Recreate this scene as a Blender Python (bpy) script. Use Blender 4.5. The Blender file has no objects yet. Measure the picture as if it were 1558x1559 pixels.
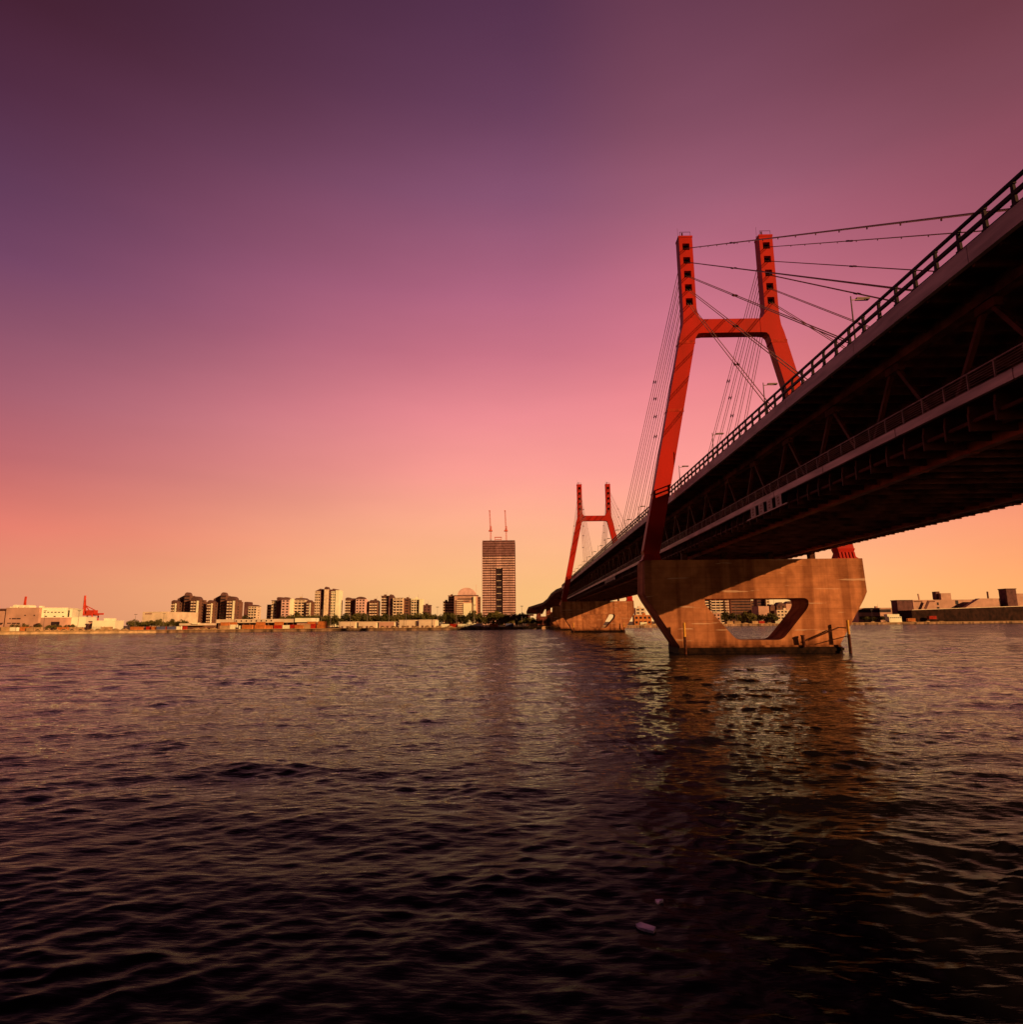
import bpy, bmesh, math, random
import numpy as np
from math import sin, cos, tan, pi, radians, atan, atan2, hypot, sqrt
from mathutils import Matrix, Vector
random.seed(7)
SC = bpy.context.scene
COL = SC.collection

# ------------------------------------------------------------------ camera
F, CX, CY, W_IMG = 955.0, 779.0, 779.5, 1558.0
ROLL, HOR_Y, VPX, CAMH = 0.0085, 947.3, 791.0, 5.4
PITCH = atan((HOR_Y - CY) / F)
PSI = atan((VPX - CX) * cos(PITCH) / F)
fw = Vector((-sin(PSI) * cos(PITCH), cos(PSI) * cos(PITCH), sin(PITCH)))
r0 = Vector((cos(PSI), sin(PSI), 0))
u0 = r0.cross(fw)
RV = r0 * cos(ROLL) - u0 * sin(ROLL)
UV = r0 * sin(ROLL) + u0 * cos(ROLL)
cam = bpy.data.cameras.new('camera')
cam.sensor_width = 36.0
cam.lens = F * 36.0 / W_IMG
cam.clip_start = 0.1
cam.clip_end = 30000
camo = bpy.data.objects.new('camera', cam)
COL.objects.link(camo)
camo.matrix_world = Matrix(((RV.x, UV.x, -fw.x, 0), (RV.y, UV.y, -fw.y, 0), (RV.z, UV.z, -fw.z, CAMH), (0, 0, 0, 1)))
SC.camera = camo

def at(px, py, Y):
    """world point on the plane Y seen in the photograph at px, py"""
    d = RV * ((px - CX) / F) + UV * ((CY - py) / F) + fw
    t = Y / d.y
    return Vector((d.x * t, Y, CAMH + d.z * t))

# ------------------------------------------------------------------ materials
def newmat(name):
    m = bpy.data.materials.new(name)
    m.use_nodes = True
    nt = m.node_tree
    return m, nt, nt.nodes, nt.links, nt.nodes['Principled BSDF']

def mat(name, col, rough=0.7, var=0.12, scale=0.4, metal=0.0, bump=0.0, stretch=(1, 1, 1), spec=0.06, dirt=None, dirt_amt=0.5):
    m, nt, N, L, b = newmat(name)
    b.inputs['Roughness'].default_value = rough
    b.inputs['Metallic'].default_value = metal
    b.inputs['Specular IOR Level'].default_value = spec
    tc = N.new('ShaderNodeTexCoord'); mp = N.new('ShaderNodeMapping')
    mp.inputs['Scale'].default_value = stretch
    L.new(tc.outputs['Object'], mp.inputs['Vector'])
    nz = N.new('ShaderNodeTexNoise'); nz.inputs['Scale'].default_value = scale; nz.inputs['Detail'].default_value = 6
    L.new(mp.outputs[0], nz.inputs['Vector'])
    rp = N.new('ShaderNodeValToRGB')
    lo = [max(0, c * (1 - var * 2)) for c in col]; hi = [min(1, c * (1 + var)) for c in col]
    if dirt: lo = [c * (1 - dirt_amt) + d * dirt_amt for c, d in zip(col, dirt)]
    rp.color_ramp.elements[0].position = 0.33; rp.color_ramp.elements[0].color = (*lo, 1)
    rp.color_ramp.elements[1].position = 0.66; rp.color_ramp.elements[1].color = (*hi, 1)
    L.new(nz.outputs['Fac'], rp.inputs['Fac']); L.new(rp.outputs[0], b.inputs['Base Color'])
    if bump:
        bp = N.new('ShaderNodeBump'); bp.inputs['Strength'].default_value = bump; bp.inputs['Distance'].default_value = 0.05
        L.new(nz.outputs['Fac'], bp.inputs['Height']); L.new(bp.outputs[0], b.inputs['Normal'])
    return m

def concrete_mat():
    m, nt, N, L, b = newmat('weathered_concrete')
    b.inputs['Roughness'].default_value = 0.85; b.inputs['Specular IOR Level'].default_value = 0.06
    tc = N.new('ShaderNodeTexCoord')
    def noise(sx, sy, sz, sc, det=6):
        mp = N.new('ShaderNodeMapping'); mp.inputs['Scale'].default_value = (sx, sy, sz)
        L.new(tc.outputs['Object'], mp.inputs['Vector'])
        n = N.new('ShaderNodeTexNoise'); n.inputs['Scale'].default_value = sc; n.inputs['Detail'].default_value = det
        L.new(mp.outputs[0], n.inputs['Vector']); return n.outputs['Fac']
    def ramp(fac, stops):
        r = N.new('ShaderNodeValToRGB'); L.new(fac, r.inputs['Fac'])
        e = r.color_ramp.elements
        while len(e) < len(stops): e.new(0.5)
        for k, (p, c) in enumerate(stops): e[k].position = p; e[k].color = (*c, 1)
        return r.outputs[0]
    def mul(a, c, f):
        x = N.new('ShaderNodeMix'); x.data_type = 'RGBA'; x.blend_type = 'MULTIPLY'; x.inputs[0].default_value = f
        L.new(a, x.inputs[6]); L.new(c, x.inputs[7]); return x.outputs[2]
    base = ramp(noise(1, 1, 1.6, 0.22), [(0.3, (0.52, 0.195, 0.092)), (0.7, (0.74, 0.29, 0.135))])
    streak = ramp(noise(1.0, 1.0, 0.05, 0.4, 5), [(0.42, (0.36, 0.28, 0.26)), (0.54, (1, 1, 1))])       # rain streaks
    streak2 = ramp(noise(3.0, 3.0, 0.12, 0.9, 5), [(0.35, (0.7, 0.66, 0.62)), (0.55, (1, 1, 1))])
    board = ramp(noise(0.05, 0.05, 3.2, 1.0, 3), [(0.35, (0.72, 0.7, 0.68)), (0.55, (1, 1, 1))])        # lift lines
    mott = ramp(noise(1, 1, 1, 0.8, 12), [(0.38, (0.62, 0.56, 0.52)), (0.6, (1, 1, 1))])
    blot = ramp(noise(0.5, 0.5, 0.22, 0.22, 4), [(0.40, (0.48, 0.42, 0.42)), (0.62, (1, 1, 1))])
    c = mul(mul(mul(mul(mul(base, streak, 0.62), board, 0.35), streak2, 0.22), mott, 0.5), blot, 0.55)
    eff = ramp(noise(0.13, 0.13, 1.7, 0.9, 4), [(0.665, (0, 0, 0)), (0.69, (0.5, 0.5, 0.5))])
    mx = N.new('ShaderNodeMix'); mx.data_type = 'RGBA'
    L.new(eff, mx.inputs[0]); L.new(c, mx.inputs[6]); mx.inputs[7].default_value = (0.75, 0.5, 0.36, 1)
    L.new(mx.outputs[2], b.inputs['Base Color'])
    # formwork joints and the tide stain
    sp = N.new('ShaderNodeSeparateXYZ'); L.new(tc.outputs['Object'], sp.inputs[0])
    cb = N.new('ShaderNodeCombineXYZ'); L.new(sp.outputs['X'], cb.inputs[0]); L.new(sp.outputs['Z'], cb.inputs[1])
    br = N.new('ShaderNodeTexBrick'); br.offset = 0; L.new(cb.outputs[0], br.inputs['Vector'])
    for k_, v_ in (('Scale', 1), ('Mortar Size', 0.035), ('Mortar Smooth', 0.6), ('Brick Width', 5.4), ('Row Height', 1.8)): br.inputs[k_].default_value = v_
    br.inputs['Color1'].default_value = (1, 1, 1, 1); br.inputs['Color2'].default_value = (0.88, 0.86, 0.85, 1); br.inputs['Mortar'].default_value = (0.55, 0.5, 0.48, 1)
    ad = N.new('ShaderNodeMath'); ad.operation = 'MULTIPLY_ADD'; ad.inputs[1].default_value = -2.6; L.new(noise(1.2, 1.2, 0.25, 0.9, 5), ad.inputs[0]); L.new(sp.outputs['Z'], ad.inputs[2])
    mrz = N.new('ShaderNodeMapRange'); L.new(ad.outputs[0], mrz.inputs[0]); mrz.inputs[1].default_value = -0.6; mrz.inputs[2].default_value = 1.1
    stain = ramp(mrz.outputs[0], [(0.0, (0.22, 0.17, 0.14)), (1.0, (1, 1, 1))])
    c2 = mul(mul(mx.outputs[2], br.outputs['Color'], 0.6), stain, 1.0)
    L.new(c2, b.inputs['Base Color'])
    bp = N.new('ShaderNodeBump'); bp.inputs['Strength'].default_value = 0.5; bp.inputs['Distance'].default_value = 0.04
    L.new(noise(0.6, 0.6, 4, 1.5, 8), bp.inputs['Height']); L.new(bp.outputs[0], b.inputs['Normal'])
    return m

M = {}
M['concrete'] = concrete_mat()
M['red'] = mat('red_paint', (0.43, 0.014, 0.008), 0.5, 0.14, 0.25, stretch=(1, 1, 0.3), spec=0.1, dirt=(0.25, 0.02, 0.01), dirt_amt=0.35)
M['red2'] = mat('red_paint_faded', (0.45, 0.03, 0.015), 0.6, 0.2, 0.8)
M['redsteel'] = mat('red_brown_steel', (0.105, 0.018, 0.012), 0.55, 0.25, 0.9)
M['chord'] = mat('chord_steel', (0.42, 0.08, 0.045), 0.55, 0.3, 0.5)
M['wharf'] = mat('dark_brown_boards', (0.03, 0.011, 0.008), 0.8, 0.3, 0.2)  # even, very dark brown for the wharf shed walls
M['dark'] = mat('dark_steel', (0.045, 0.014, 0.012), 0.6, 0.25, 0.8)
M['under'] = mat('dark_red_underside', (0.17, 0.046, 0.036), 0.85, 0.35, 0.5)  # one dark red-brown tone for the undersides and the viaduct
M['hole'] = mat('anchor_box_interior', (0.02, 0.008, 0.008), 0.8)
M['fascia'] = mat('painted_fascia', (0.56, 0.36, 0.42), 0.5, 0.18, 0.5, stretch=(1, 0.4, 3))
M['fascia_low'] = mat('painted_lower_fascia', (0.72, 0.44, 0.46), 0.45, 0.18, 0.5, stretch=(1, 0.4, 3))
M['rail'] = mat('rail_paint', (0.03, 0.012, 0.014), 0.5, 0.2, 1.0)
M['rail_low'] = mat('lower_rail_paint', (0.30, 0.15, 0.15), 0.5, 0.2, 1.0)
M['cable'] = mat('cable_sheath', (0.34, 0.15, 0.13), 0.4, 0.1, 1.0)
M['wet'] = mat('wet_tide_band', (0.022, 0.009, 0.006), 0.6, 0.35, 1.2, spec=0.03)
M['yellow'] = mat('yellow_pile_paint', (0.75, 0.36, 0.06), 0.5, 0.15, 2.0)
M['rust'] = mat('rusty_pile', (0.09, 0.025, 0.015), 0.7, 0.3, 2.0)
M['galv'] = mat('galvanised_pole', (0.20, 0.14, 0.14), 0.4, 0.1, 1.0, metal=0.3)
M['plate'] = mat('sign_plate', (0.50, 0.32, 0.33), 0.5, 0.18, 1.5)
M['mark'] = mat('sign_marking', (0.22, 0.03, 0.03), 0.5, 0.1, 1.0)
M['ground'] = mat('quay_ground', (0.22, 0.15, 0.11), 0.9, 0.3, 0.05)
M['quay'] = mat('quay_wall_stone', (0.30, 0.17, 0.11), 0.9, 0.4, 0.25, stretch=(1, 1, 0.2))
M['quay_pale'] = mat('quay_wall_pale', (0.70, 0.45, 0.26), 0.9, 0.2, 0.25)
M['asphalt'] = mat('asphalt', (0.05, 0.04, 0.04), 0.9, 0.2, 1.0)
M['bark'] = mat('tree_bark', (0.08, 0.05, 0.03), 0.9)
M['cream'] = mat('cream_render', (0.80, 0.60, 0.46), 0.8, 0.1, 0.15)
M['pink'] = mat('pink_render', (0.62, 0.34, 0.27), 0.8, 0.1, 0.12)
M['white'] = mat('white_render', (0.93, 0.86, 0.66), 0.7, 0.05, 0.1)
M['brown'] = mat('brown_tile', (0.20, 0.09, 0.065), 0.7, 0.15, 0.2)
M['maroon'] = mat('maroon_cladding', (0.17, 0.07, 0.07), 0.7, 0.2, 0.2)
M['window'] = mat('window_glass_dark', (0.045, 0.025, 0.03), 0.25, 0.3, 0.2, spec=0.5)
M['slab'] = mat('balcony_slab', (0.86, 0.64, 0.50), 0.8, 0.12, 0.4)
M['roof'] = mat('slate_roof', (0.16, 0.075, 0.07), 0.7, 0.2, 0.3)
M['spandrel'] = mat('pink_spandrel', (0.80, 0.48, 0.46), 0.7, 0.1, 0.2)
M['spandrel_dk'] = mat('mauve_spandrel', (0.30, 0.14, 0.15), 0.7, 0.12, 0.2)
M['crane'] = mat('crane_red', (0.62, 0.06, 0.03), 0.6, 0.1, 0.3)
M['crane_pink'] = mat('crane_faded_pink', (0.72, 0.14, 0.10), 0.6, 0.1, 0.3)
M['orange'] = mat('orange_paint', (0.62, 0.20, 0.06), 0.6, 0.15, 0.6)
M['blue'] = mat('blue_paint', (0.12, 0.12, 0.25), 0.6, 0.1, 0.5)
M['tan'] = mat('tan_paint', (0.55, 0.33, 0.18), 0.7, 0.12, 0.5)
M['film_bright'] = mat('white_plastic', (0.95, 0.88, 0.95), 0.3, 0.03, 6.0, spec=0.5)
M['film'] = mat('pale_plastic', (0.62, 0.55, 0.66), 0.35, 0.15, 6.0, spec=0.5)

def foliage_mat():
    m, nt, N, L, b = newmat('foliage')
    b.inputs['Roughness'].default_value = 0.8; b.inputs['Specular IOR Level'].default_value = 0.1
    oi = N.new('ShaderNodeObjectInfo'); tc = N.new('ShaderNodeTexCoord')
    nz = N.new('ShaderNodeTexNoise'); nz.inputs['Scale'].default_value = 0.7
    L.new(tc.outputs['Object'], nz.inputs['Vector'])
    ad = N.new('ShaderNodeMath'); ad.operation = 'MULTIPLY_ADD'; ad.inputs[1].default_value = 0.45
    L.new(oi.outputs['Random'], ad.inputs[0]); L.new(nz.outputs['Fac'], ad.inputs[2])
    r = N.new('ShaderNodeValToRGB'); e = r.color_ramp.elements
    e[0].position = 0.35; e[0].color = (0.045, 0.045, 0.016, 1); e[1].position = 1.0; e[1].color = (0.16, 0.12, 0.035, 1)
    L.new(ad.outputs[0], r.inputs['Fac']); L.new(r.outputs[0], b.inputs['Base Color'])
    return m
M['leaf'] = foliage_mat()

# ------------------------------------------------------------------ mesh helpers
class MB:
    def __init__(s): s.v = []; s.f = []
    def box(s, x0, x1, y0, y1, z0, z1):
        n = len(s.v)
        s.v += [(x0, y0, z0), (x1, y0, z0), (x1, y1, z0), (x0, y1, z0), (x0, y0, z1), (x1, y0, z1), (x1, y1, z1), (x0, y1, z1)]
        s.f += [tuple(n + i for i in q) for q in ((0, 3, 2, 1), (4, 5, 6, 7), (0, 1, 5, 4), (1, 2, 6, 5), (2, 3, 7, 6), (3, 0, 4, 7))]
        return s
    def tube(s, p, q, r, n=6, r2=None, cap=True):
        p = Vector(p); q = Vector(q); d = (q - p).normalized()
        a = d.orthogonal().normalized(); b = d.cross(a)
        if r2 is None: r2 = r
        k = len(s.v)
        for c, rr in ((p, r), (q, r2)):
            for i in range(n):
                t = 2 * pi * i / n
                s.v.append(tuple(c + (a * cos(t) + b * sin(t)) * rr))
        for i in range(n):
            j = (i + 1) % n
            s.f.append((k + i, k + j, k + n + j, k + n + i))
        if cap:
            s.f.append(tuple(k + i for i in reversed(range(n)))); s.f.append(tuple(k + n + i for i in range(n)))
        return s
    def beam(s, p, q, w, h, up=(0, 0, 1)):
        p = Vector(p); q = Vector(q); d = (q - p).normalized(); up = Vector(up)
        a = d.cross(up)
        if a.length < 1e-4: a = d.orthogonal()
        a.normalize(); b = a.cross(d).normalized()
        k = len(s.v)
        for c in (p, q):
            for sa, sb in ((-1, -1), (1, -1), (1, 1), (-1, 1)):
                s.v.append(tuple(c + a * sa * w / 2 + b * sb * h / 2))
        s.f += [tuple(k + i for i in f) for f in ((3, 2, 1, 0), (4, 5, 6, 7), (0, 1, 5, 4), (1, 2, 6, 5), (2, 3, 7, 6), (3, 0, 4, 7))]
        return s
    def prism(s, pts, y0, y1):
        """polygon in XZ (counter-clockwise seen from -Y), extruded along Y"""
        n = len(pts); k = len(s.v)
        s.v += [(x, y0, z) for x, z in pts] + [(x, y1, z) for x, z in pts]
        s.f.append(tuple(k + i for i in range(n))); s.f.append(tuple(k + n + i for i in reversed(range(n))))
        for i in range(n):
            j = (i + 1) % n
            s.f.append((k + j, k + i, k + n + i, k + n + j))
        return s
    def build(s, name, m, parent=None, smooth=False, origin=None, label=None):
        me = bpy.data.meshes.new(name)
        off = Vector((0, 0, 0))
        if parent is not None:
            r = parent
            while r is not None: off += Vector(r.location); r = r.parent
        elif origin is not None: off = Vector(origin)
        me.from_pydata([tuple(Vector(p) - off) for p in s.v], [], s.f)
        me.materials.append(M[m] if isinstance(m, str) else m)
        me.update()
        if smooth:
            for p in me.polygons: p.use_smooth = True
        o = bpy.data.objects.new(name, me); COL.objects.link(o)
        if parent is not None: o.parent = parent
        elif origin is not None: o.location = origin
        if label: o['label'] = label
        return o

def tag(o, label=None, cat=None, group=None, kind=None):
    if label: o['label'] = label
    if cat: o['category'] = cat
    if group: o['group'] = group
    if kind: o['kind'] = kind
    return o

def thing(name, loc, label, cat, group=None):
    o = bpy.data.objects.new(name, None); COL.objects.link(o); o.location = loc
    o.empty_display_size = 0.5
    return tag(o, label, cat, group)

def copy_tree(o, parent=None):
    c = o.copy(); COL.objects.link(c)
    if parent is not None: c.parent = parent
    for ch in list(o.children):
        if ch is not c: copy_tree(ch, c)
    return c

# ------------------------------------------------------------------ bridge
C = 40.1               # centre line (X); bridge runs along Y
T1, T2 = 110.9, 330.9  # pylon positions
YA, YB = -45.0, 424.0  # extent of the stayed girder
bridge = thing('cable_stayed_bridge', (C, T1, 0), 'long red and grey double-deck cable-stayed bridge crossing the water', 'bridge')

# upper deck
d = MB()
d.box(C - 11.75, C + 11.75, YA, YB, 27.55, 28.1)
y = YA
while y < YB:
    d.box(C - 11.7, C + 11.7, y, y + 0.22, 26.9, 27.548); y += 2.25
for xx in (C - 8.4, C + 8.4, C): d.box(xx - 0.45, xx + 0.45, YA, YB, 26.3, 27.3)
d.build('upper_deck', 'under', bridge)
for sx in (-1, 1):
    a = MB()
    x0, x1 = sorted((C + sx * 12.1, C + sx * 11.76))
    a.box(*sorted((C + sx * 12.06, C + sx * 11.78)), YA, YB, 27.08, 28.17)
    y = YA
    while y < YB:
        y2 = min(y + 13.5, YB) - 0.05
        a.box(x0, x1, y, y2, 27.05, 28.2); y += 13.5
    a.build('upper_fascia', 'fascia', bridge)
for sx in (-1, 1):
    r = MB(); x = C + sx * 11.98
    r.beam((x, YA, 29.72), (x, YB, 29.72), 0.2, 0.17)
    r.beam((x, YA, 28.98), (x, YB, 28.98), 0.2, 0.24)
    r.beam((x - sx * 0.05, YA, 28.3), (x - sx * 0.05, YB, 28.3), 0.16, 0.1)
    y = T1 - 2.25 * 69
    while y < YB:
        n = len(r.v)
        r.v += [(x - 0.09, y - 0.15, 28.2), (x + 0.09, y - 0.15, 28.2), (x + 0.09, y + 0.17, 28.2), (x - 0.09, y + 0.17, 28.2),
                (x - 0.08, y - 0.09, 29.66), (x + 0.08, y - 0.09, 29.66), (x + 0.08, y + 0.09, 29.66), (x - 0.08, y + 0.09, 29.66)]
        r.f += [tuple(n + i for i in q) for q in ((0, 3, 2, 1), (4, 5, 6, 7), (0, 1, 5, 4), (1, 2, 6, 5), (2, 3, 7, 6), (3, 0, 4, 7))]
        r.box(x - 0.13, x + 0.13, y - 0.22, y + 0.24, 28.2, 28.36)
        r.box(x - 0.1, x + 0.1, y - 0.17, y + 0.17, 29.52, 29.64)
        y += 2.25
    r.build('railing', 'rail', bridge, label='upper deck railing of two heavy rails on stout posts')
# roadway and kerb on the upper deck
MB().box(C - 10.2, C + 10.2, YA, YB, 28.104, 28.16).build('roadway', 'asphalt', bridge)

# truss webs and chords
for sx in (-1, 1):
    t = MB(); x = C + sx * 8.4
    y = 71.7 - 10.7 * 11
    while y < YB - 4:
        t.beam((x, y, 26.5), (x, y - 5.35, 18.9), 0.3, 0.36, up=(1, 0, 0))
        t.beam((x, y, 26.5), (x, y + 5.35, 18.9), 0.3, 0.36, up=(1, 0, 0))
        t.box(x - 0.3, x + 0.3, y - 0.9, y + 0.9, 25.7, 26.4)
        t.box(x - 0.28, x + 0.28, y - 6.1, y - 4.6, 19.2, 19.9)
        y += 10.7
    t.build('truss_web', 'redsteel', bridge)
    c = MB()
    y = YA
    while y < YB:
        c.box(x - 0.32, x + 0.32, y, min(y + 5.2, YB), 16.75, 17.5)
        c.box(x - 0.38, x + 0.38, y + 5.2, min(y + 5.5, YB), 16.7, 17.55); y += 5.5
    c.build('bottom_chord', 'chord', bridge)

# lower deck
d = MB()
d.box(C - 12.0, C + 12.0, YA, YB, 18.62, 18.95)
y = YA
while y < YB:
    d.prism([(C - 8, 17.0), (C + 8, 17.0), (C + 12.5, 17.05), (C + 12.5, 17.5), (C + 11.6, 18.6), (C - 11.6, 18.6), (C - 11.7, 17.9), (C - 11.7, 17.0)], y, y + 0.2)
    y += 2.25
for k in range(-4, 5): d.box(C + k * 2.4 - 0.12, C + k * 2.4 + 0.12, YA, YB, 17.35, 17.95)
d.build('lower_deck', 'under', bridge)
for sx in (-1, 1):
    p = MB()
    p.tube((C + sx * 11.5, YA, 17.55), (C + sx * 11.5, YB, 17.55), 0.09, 6)
    y = YA
    while y < YB:
        x = C + sx * 11.5
        p.tube((x, y + 0.24, 17.55), (x, y + 2.0, 17.55), 0.16, 8)
        p.box(x - 0.12 - (0.1 if sx < 0 else 0), x + 0.12 + (0.1 if sx > 0 else 0), y + 0.02, y + 0.18, 16.95, 18.1)
        y += 2.25
    p.build('utility_pipe', 'redsteel', bridge)
MB().box(C + 12.2, C + 12.45, YA, YB, 17.18, 18.598).build('edge_beam', 'under', bridge)
for sx in (-1, 1):
    a = MB()
    x0, x1 = sorted((C + sx * 12.3, C + sx * 12.02))
    a.box(*sorted((C + sx * 12.26, C + sx * 12.04)), YA, YB, 18.64, 19.16)
    y = YA
    while y < YB:
        y2 = min(y + 11.25, YB) - 0.12
        a.box(x0, x1, y, y2, 18.6, 19.2); y += 11.25
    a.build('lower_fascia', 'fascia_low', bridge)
for sx in (-1, 1):
    r = MB(); x = C + sx * 11.85
    r.beam((x, YA, 20.5), (x, YB, 20.5), 0.09, 0.09)
    r.beam((x, YA, 19.45), (x, YB, 19.45), 0.05, 0.05)
    y = T1 - 2.25 * 69 + 1.1
    while y < YB:
        r.box(x - 0.05, x + 0.05, y - 0.05, y + 0.05, 18.96, 20.46); y += 2.25
    for k in range(1, 6):
        z = 19.5 + k * 0.16
        r.box(x - 0.015, x + 0.015, YA, YB, z - 0.012, z + 0.012)
    r.build('railing', 'rail_low', bridge, label='thin lower walkway railing with slender posts')
MB().box(C - 11.0, C + 11.0, YA, YB, 18.954, 19.05).build('roadway', 'asphalt', bridge, label='lower roadway between the trusses')

# pylons
WZ = [75.8, 72.95, 70.1, 67.35, 64.5]
def make_pylon(ty):
    y0, y1 = ty - 1.1, ty + 1.1
    m = MB()
    for s in (-1, 1):
        xc = C + s * 7.65; hw = 1.28
        xa, xb = xc - hw, xc + hw
        # upper shaft: core plus wall strips leaving open anchor boxes front and back
        m.box(xa, xb, ty - 0.25, ty + 0.25, 63.0, 77.75)
        for (ya, yb) in ((y0, ty - 0.25), (ty + 0.25, y1)):
            m.box(xa, xc - 0.66, ya, yb, 63.0, 77.75)
            m.box(xc + 0.66, xb, ya, yb, 63.0, 77.75)
            zs = [63.0] + [v for w in reversed(WZ) for v in (w - 0.68, w + 0.68)] + [77.75]
            for i in range(0, len(zs), 2): m.box(xc - 0.66, xc + 0.66, ya, yb, zs[i], zs[i + 1])
        m.box(xa - 0.06, xb + 0.06, y0 - 0.06, y1 + 0.06, 77.75, 78.1)
        # knee and splayed lower leg, outline in XZ (for the left leg, mirrored)
        L_ = [(-16.9 - 1.45, 17.6), (-16.9 + 1.45, 17.6), (-7.0, 56.7), (-6.75, 57.6), (-6.3, 58.1), (-5.3, 58.2), (-5.3, 60.95), (-5.75, 61.15), (-6.1, 61.7), (-7.65 + 1.28, 63.0), (-7.65 - 1.28, 63.0), (-9.0, 61.0), (-9.15, 59.6), (-9.6, 58.1)]
        if s < 0: pts = [(C + a_, z) for a_, z in L_]
        else: pts = [(C - a_, z) for a_, z in reversed(L_)]
        m.prism(pts, y0, y1)
        # shoe
        for (za, wa, zb, wb) in ((17.6, 1.5, 16.9, 1.3), (16.9, 1.3, 16.1, 1.55), (16.1, 1.55, 15.75, 1.95)):
            xf = C + s * 16.95; n = len(m.v)
            for z_, w_ in ((zb, wb), (za, wa)):
                m.v += [(xf - w_, ty - w_ * 0.8, z_), (xf + w_, ty - w_ * 0.8, z_), (xf + w_, ty + w_ * 0.8, z_), (xf - w_, ty + w_ * 0.8, z_)]
            m.f += [tuple(n + i for i in q) for q in ((0, 3, 2, 1), (4, 5, 6, 7), (0, 1, 5, 4), (1, 2, 6, 5), (2, 3, 7, 6), (3, 0, 4, 7))]
        for k in range(5):
            xf = C + s * 16.95 - 1.2 + k * 0.6
            m.beam((xf, ty - 1.15, 17.0), (xf, ty - 1.5, 15.8), 0.08, 0.35, up=(1, 0, 0))
    py = m.build('pylon', 'red', bridge)
    # crossbeam between the knees, open corner fillets
    cb = MB()
    cb.box(C - 5.3, C + 5.3, y0 + 0.05, y1 - 0.05, 58.2, 60.95)
    cb.build('crossbeam', 'red', py)
    for s in (-1, 1):
        for z in (56.4, 43.2, 41.2 - 13.4):
            sm = MB()
            a0 = -18.35 + (-9.6 + 18.35) * ((z - 17.6) / (58.1 - 17.6)); b0 = -15.45 + (-7.0 + 15.45) * ((z - 17.6) / (56.7 - 17.6))
            xs = sorted((C + s * -a0 * 1, C + s * -b0))
            sm.box(xs[0] - 0.03, xs[1] + 0.03, y0 - 0.04, y1 + 0.04, z - 0.28, z + 0.28)
            sm.build('joint_band', 'red2', py)
    for s in (-1, 1):
        xc = C + s * 7.65
        for w in WZ:
            for sy in (-1, 1):
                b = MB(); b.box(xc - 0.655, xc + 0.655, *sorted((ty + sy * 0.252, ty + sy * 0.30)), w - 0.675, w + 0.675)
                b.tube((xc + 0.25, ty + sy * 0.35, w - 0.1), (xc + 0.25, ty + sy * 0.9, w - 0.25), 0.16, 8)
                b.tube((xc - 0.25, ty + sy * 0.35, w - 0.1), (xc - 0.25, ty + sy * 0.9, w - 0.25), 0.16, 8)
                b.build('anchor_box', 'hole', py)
        g = MB()
        for (ax, ay) in ((-1, -0.9), (1, -0.9), (1, 0.9), (-1, 0.9)): g.tube((xc + ax, ty + ay, 78.1), (xc + ax, ty + ay, 79.0), 0.04, 4)
        g.beam((xc - 1, ty - 0.9, 79.0), (xc + 1, ty - 0.9, 79.0), 0.06, 0.06); g.beam((xc - 1, ty + 0.9, 79.0), (xc + 1, ty + 0.9, 79.0), 0.06, 0.06)
        g.tube((xc - 0.3, ty, 78.1), (xc - 0.3, ty, 79.4), 0.14, 6); g.tube((xc - 0.9, ty + 0.9, 78.1), (xc - 0.9, ty + 0.9, 81), 0.025, 4)
        g.build('top_guardrail', 'rust', py)
    return py
make_pylon(T1); make_pylon(T2)

# cables: five pairs per leg, fore and aft
DIST = [79.0, 69.3, 60.0, 50.8, 41.4]
for ty in (T1, T2):
    for s in (-1, 1):
        xc = C + s * 7.65
        for sy in (-1, 1):
            for w, dist in zip(WZ, DIST):
                P0 = Vector((xc, ty + sy * 0.5, w)); Q0 = Vector((C + s * 10.1, ty + sy * dist, 28.1))
                for o in (-0.24, 0.24):
                    P = P0 + Vector((o, 0, 0)); Q = Q0 + Vector((o, 0, 0)); c = MB()
                    c.tube(P, Q, 0.058, 6)
                    c.tube(Q, Q + (P - Q) * 0.02, 0.13, 8)
                    co = c.build('stay_cable', 'cable', bridge)
                # spacer clamp tying the pair; all clamps of a fan stand in one vertical plane
                tt = (27.0 - 0.5) / (dist - 0.5)
                if dist > 41.5 or sy < 0:
                    A = P0 + (Q0 - P0) * tt; D = (Q0 - P0).normalized(); cl = MB()
                    for o in (-0.24, 0.24): cl.tube(A + Vector((o, 0, 0)) - D * 0.4, A + Vector((o, 0, 0)) + D * 0.4, 0.13, 6)
                    cl.beam(A - Vector((0.3, 0, 0)), A + Vector((0.3, 0, 0)), 0.12, 0.12)
                    cl.build('cable_clamp', 'rust', co)
                if w > 75 and sy < 0 and ty == T1:
                    n = int((Q0 - P0).length / 5.2)
                    for k in range(2, n):
                        A = P0 + (Q0 - P0) * (k / n) + Vector((0.24, 0, -0.13)); MB().box(A.x - 0.04, A.x + 0.04, A.y - 0.05, A.y + 0.05, A.z - 0.09, A.z + 0.08).build('hanger_clip', 'rust', co)

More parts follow.
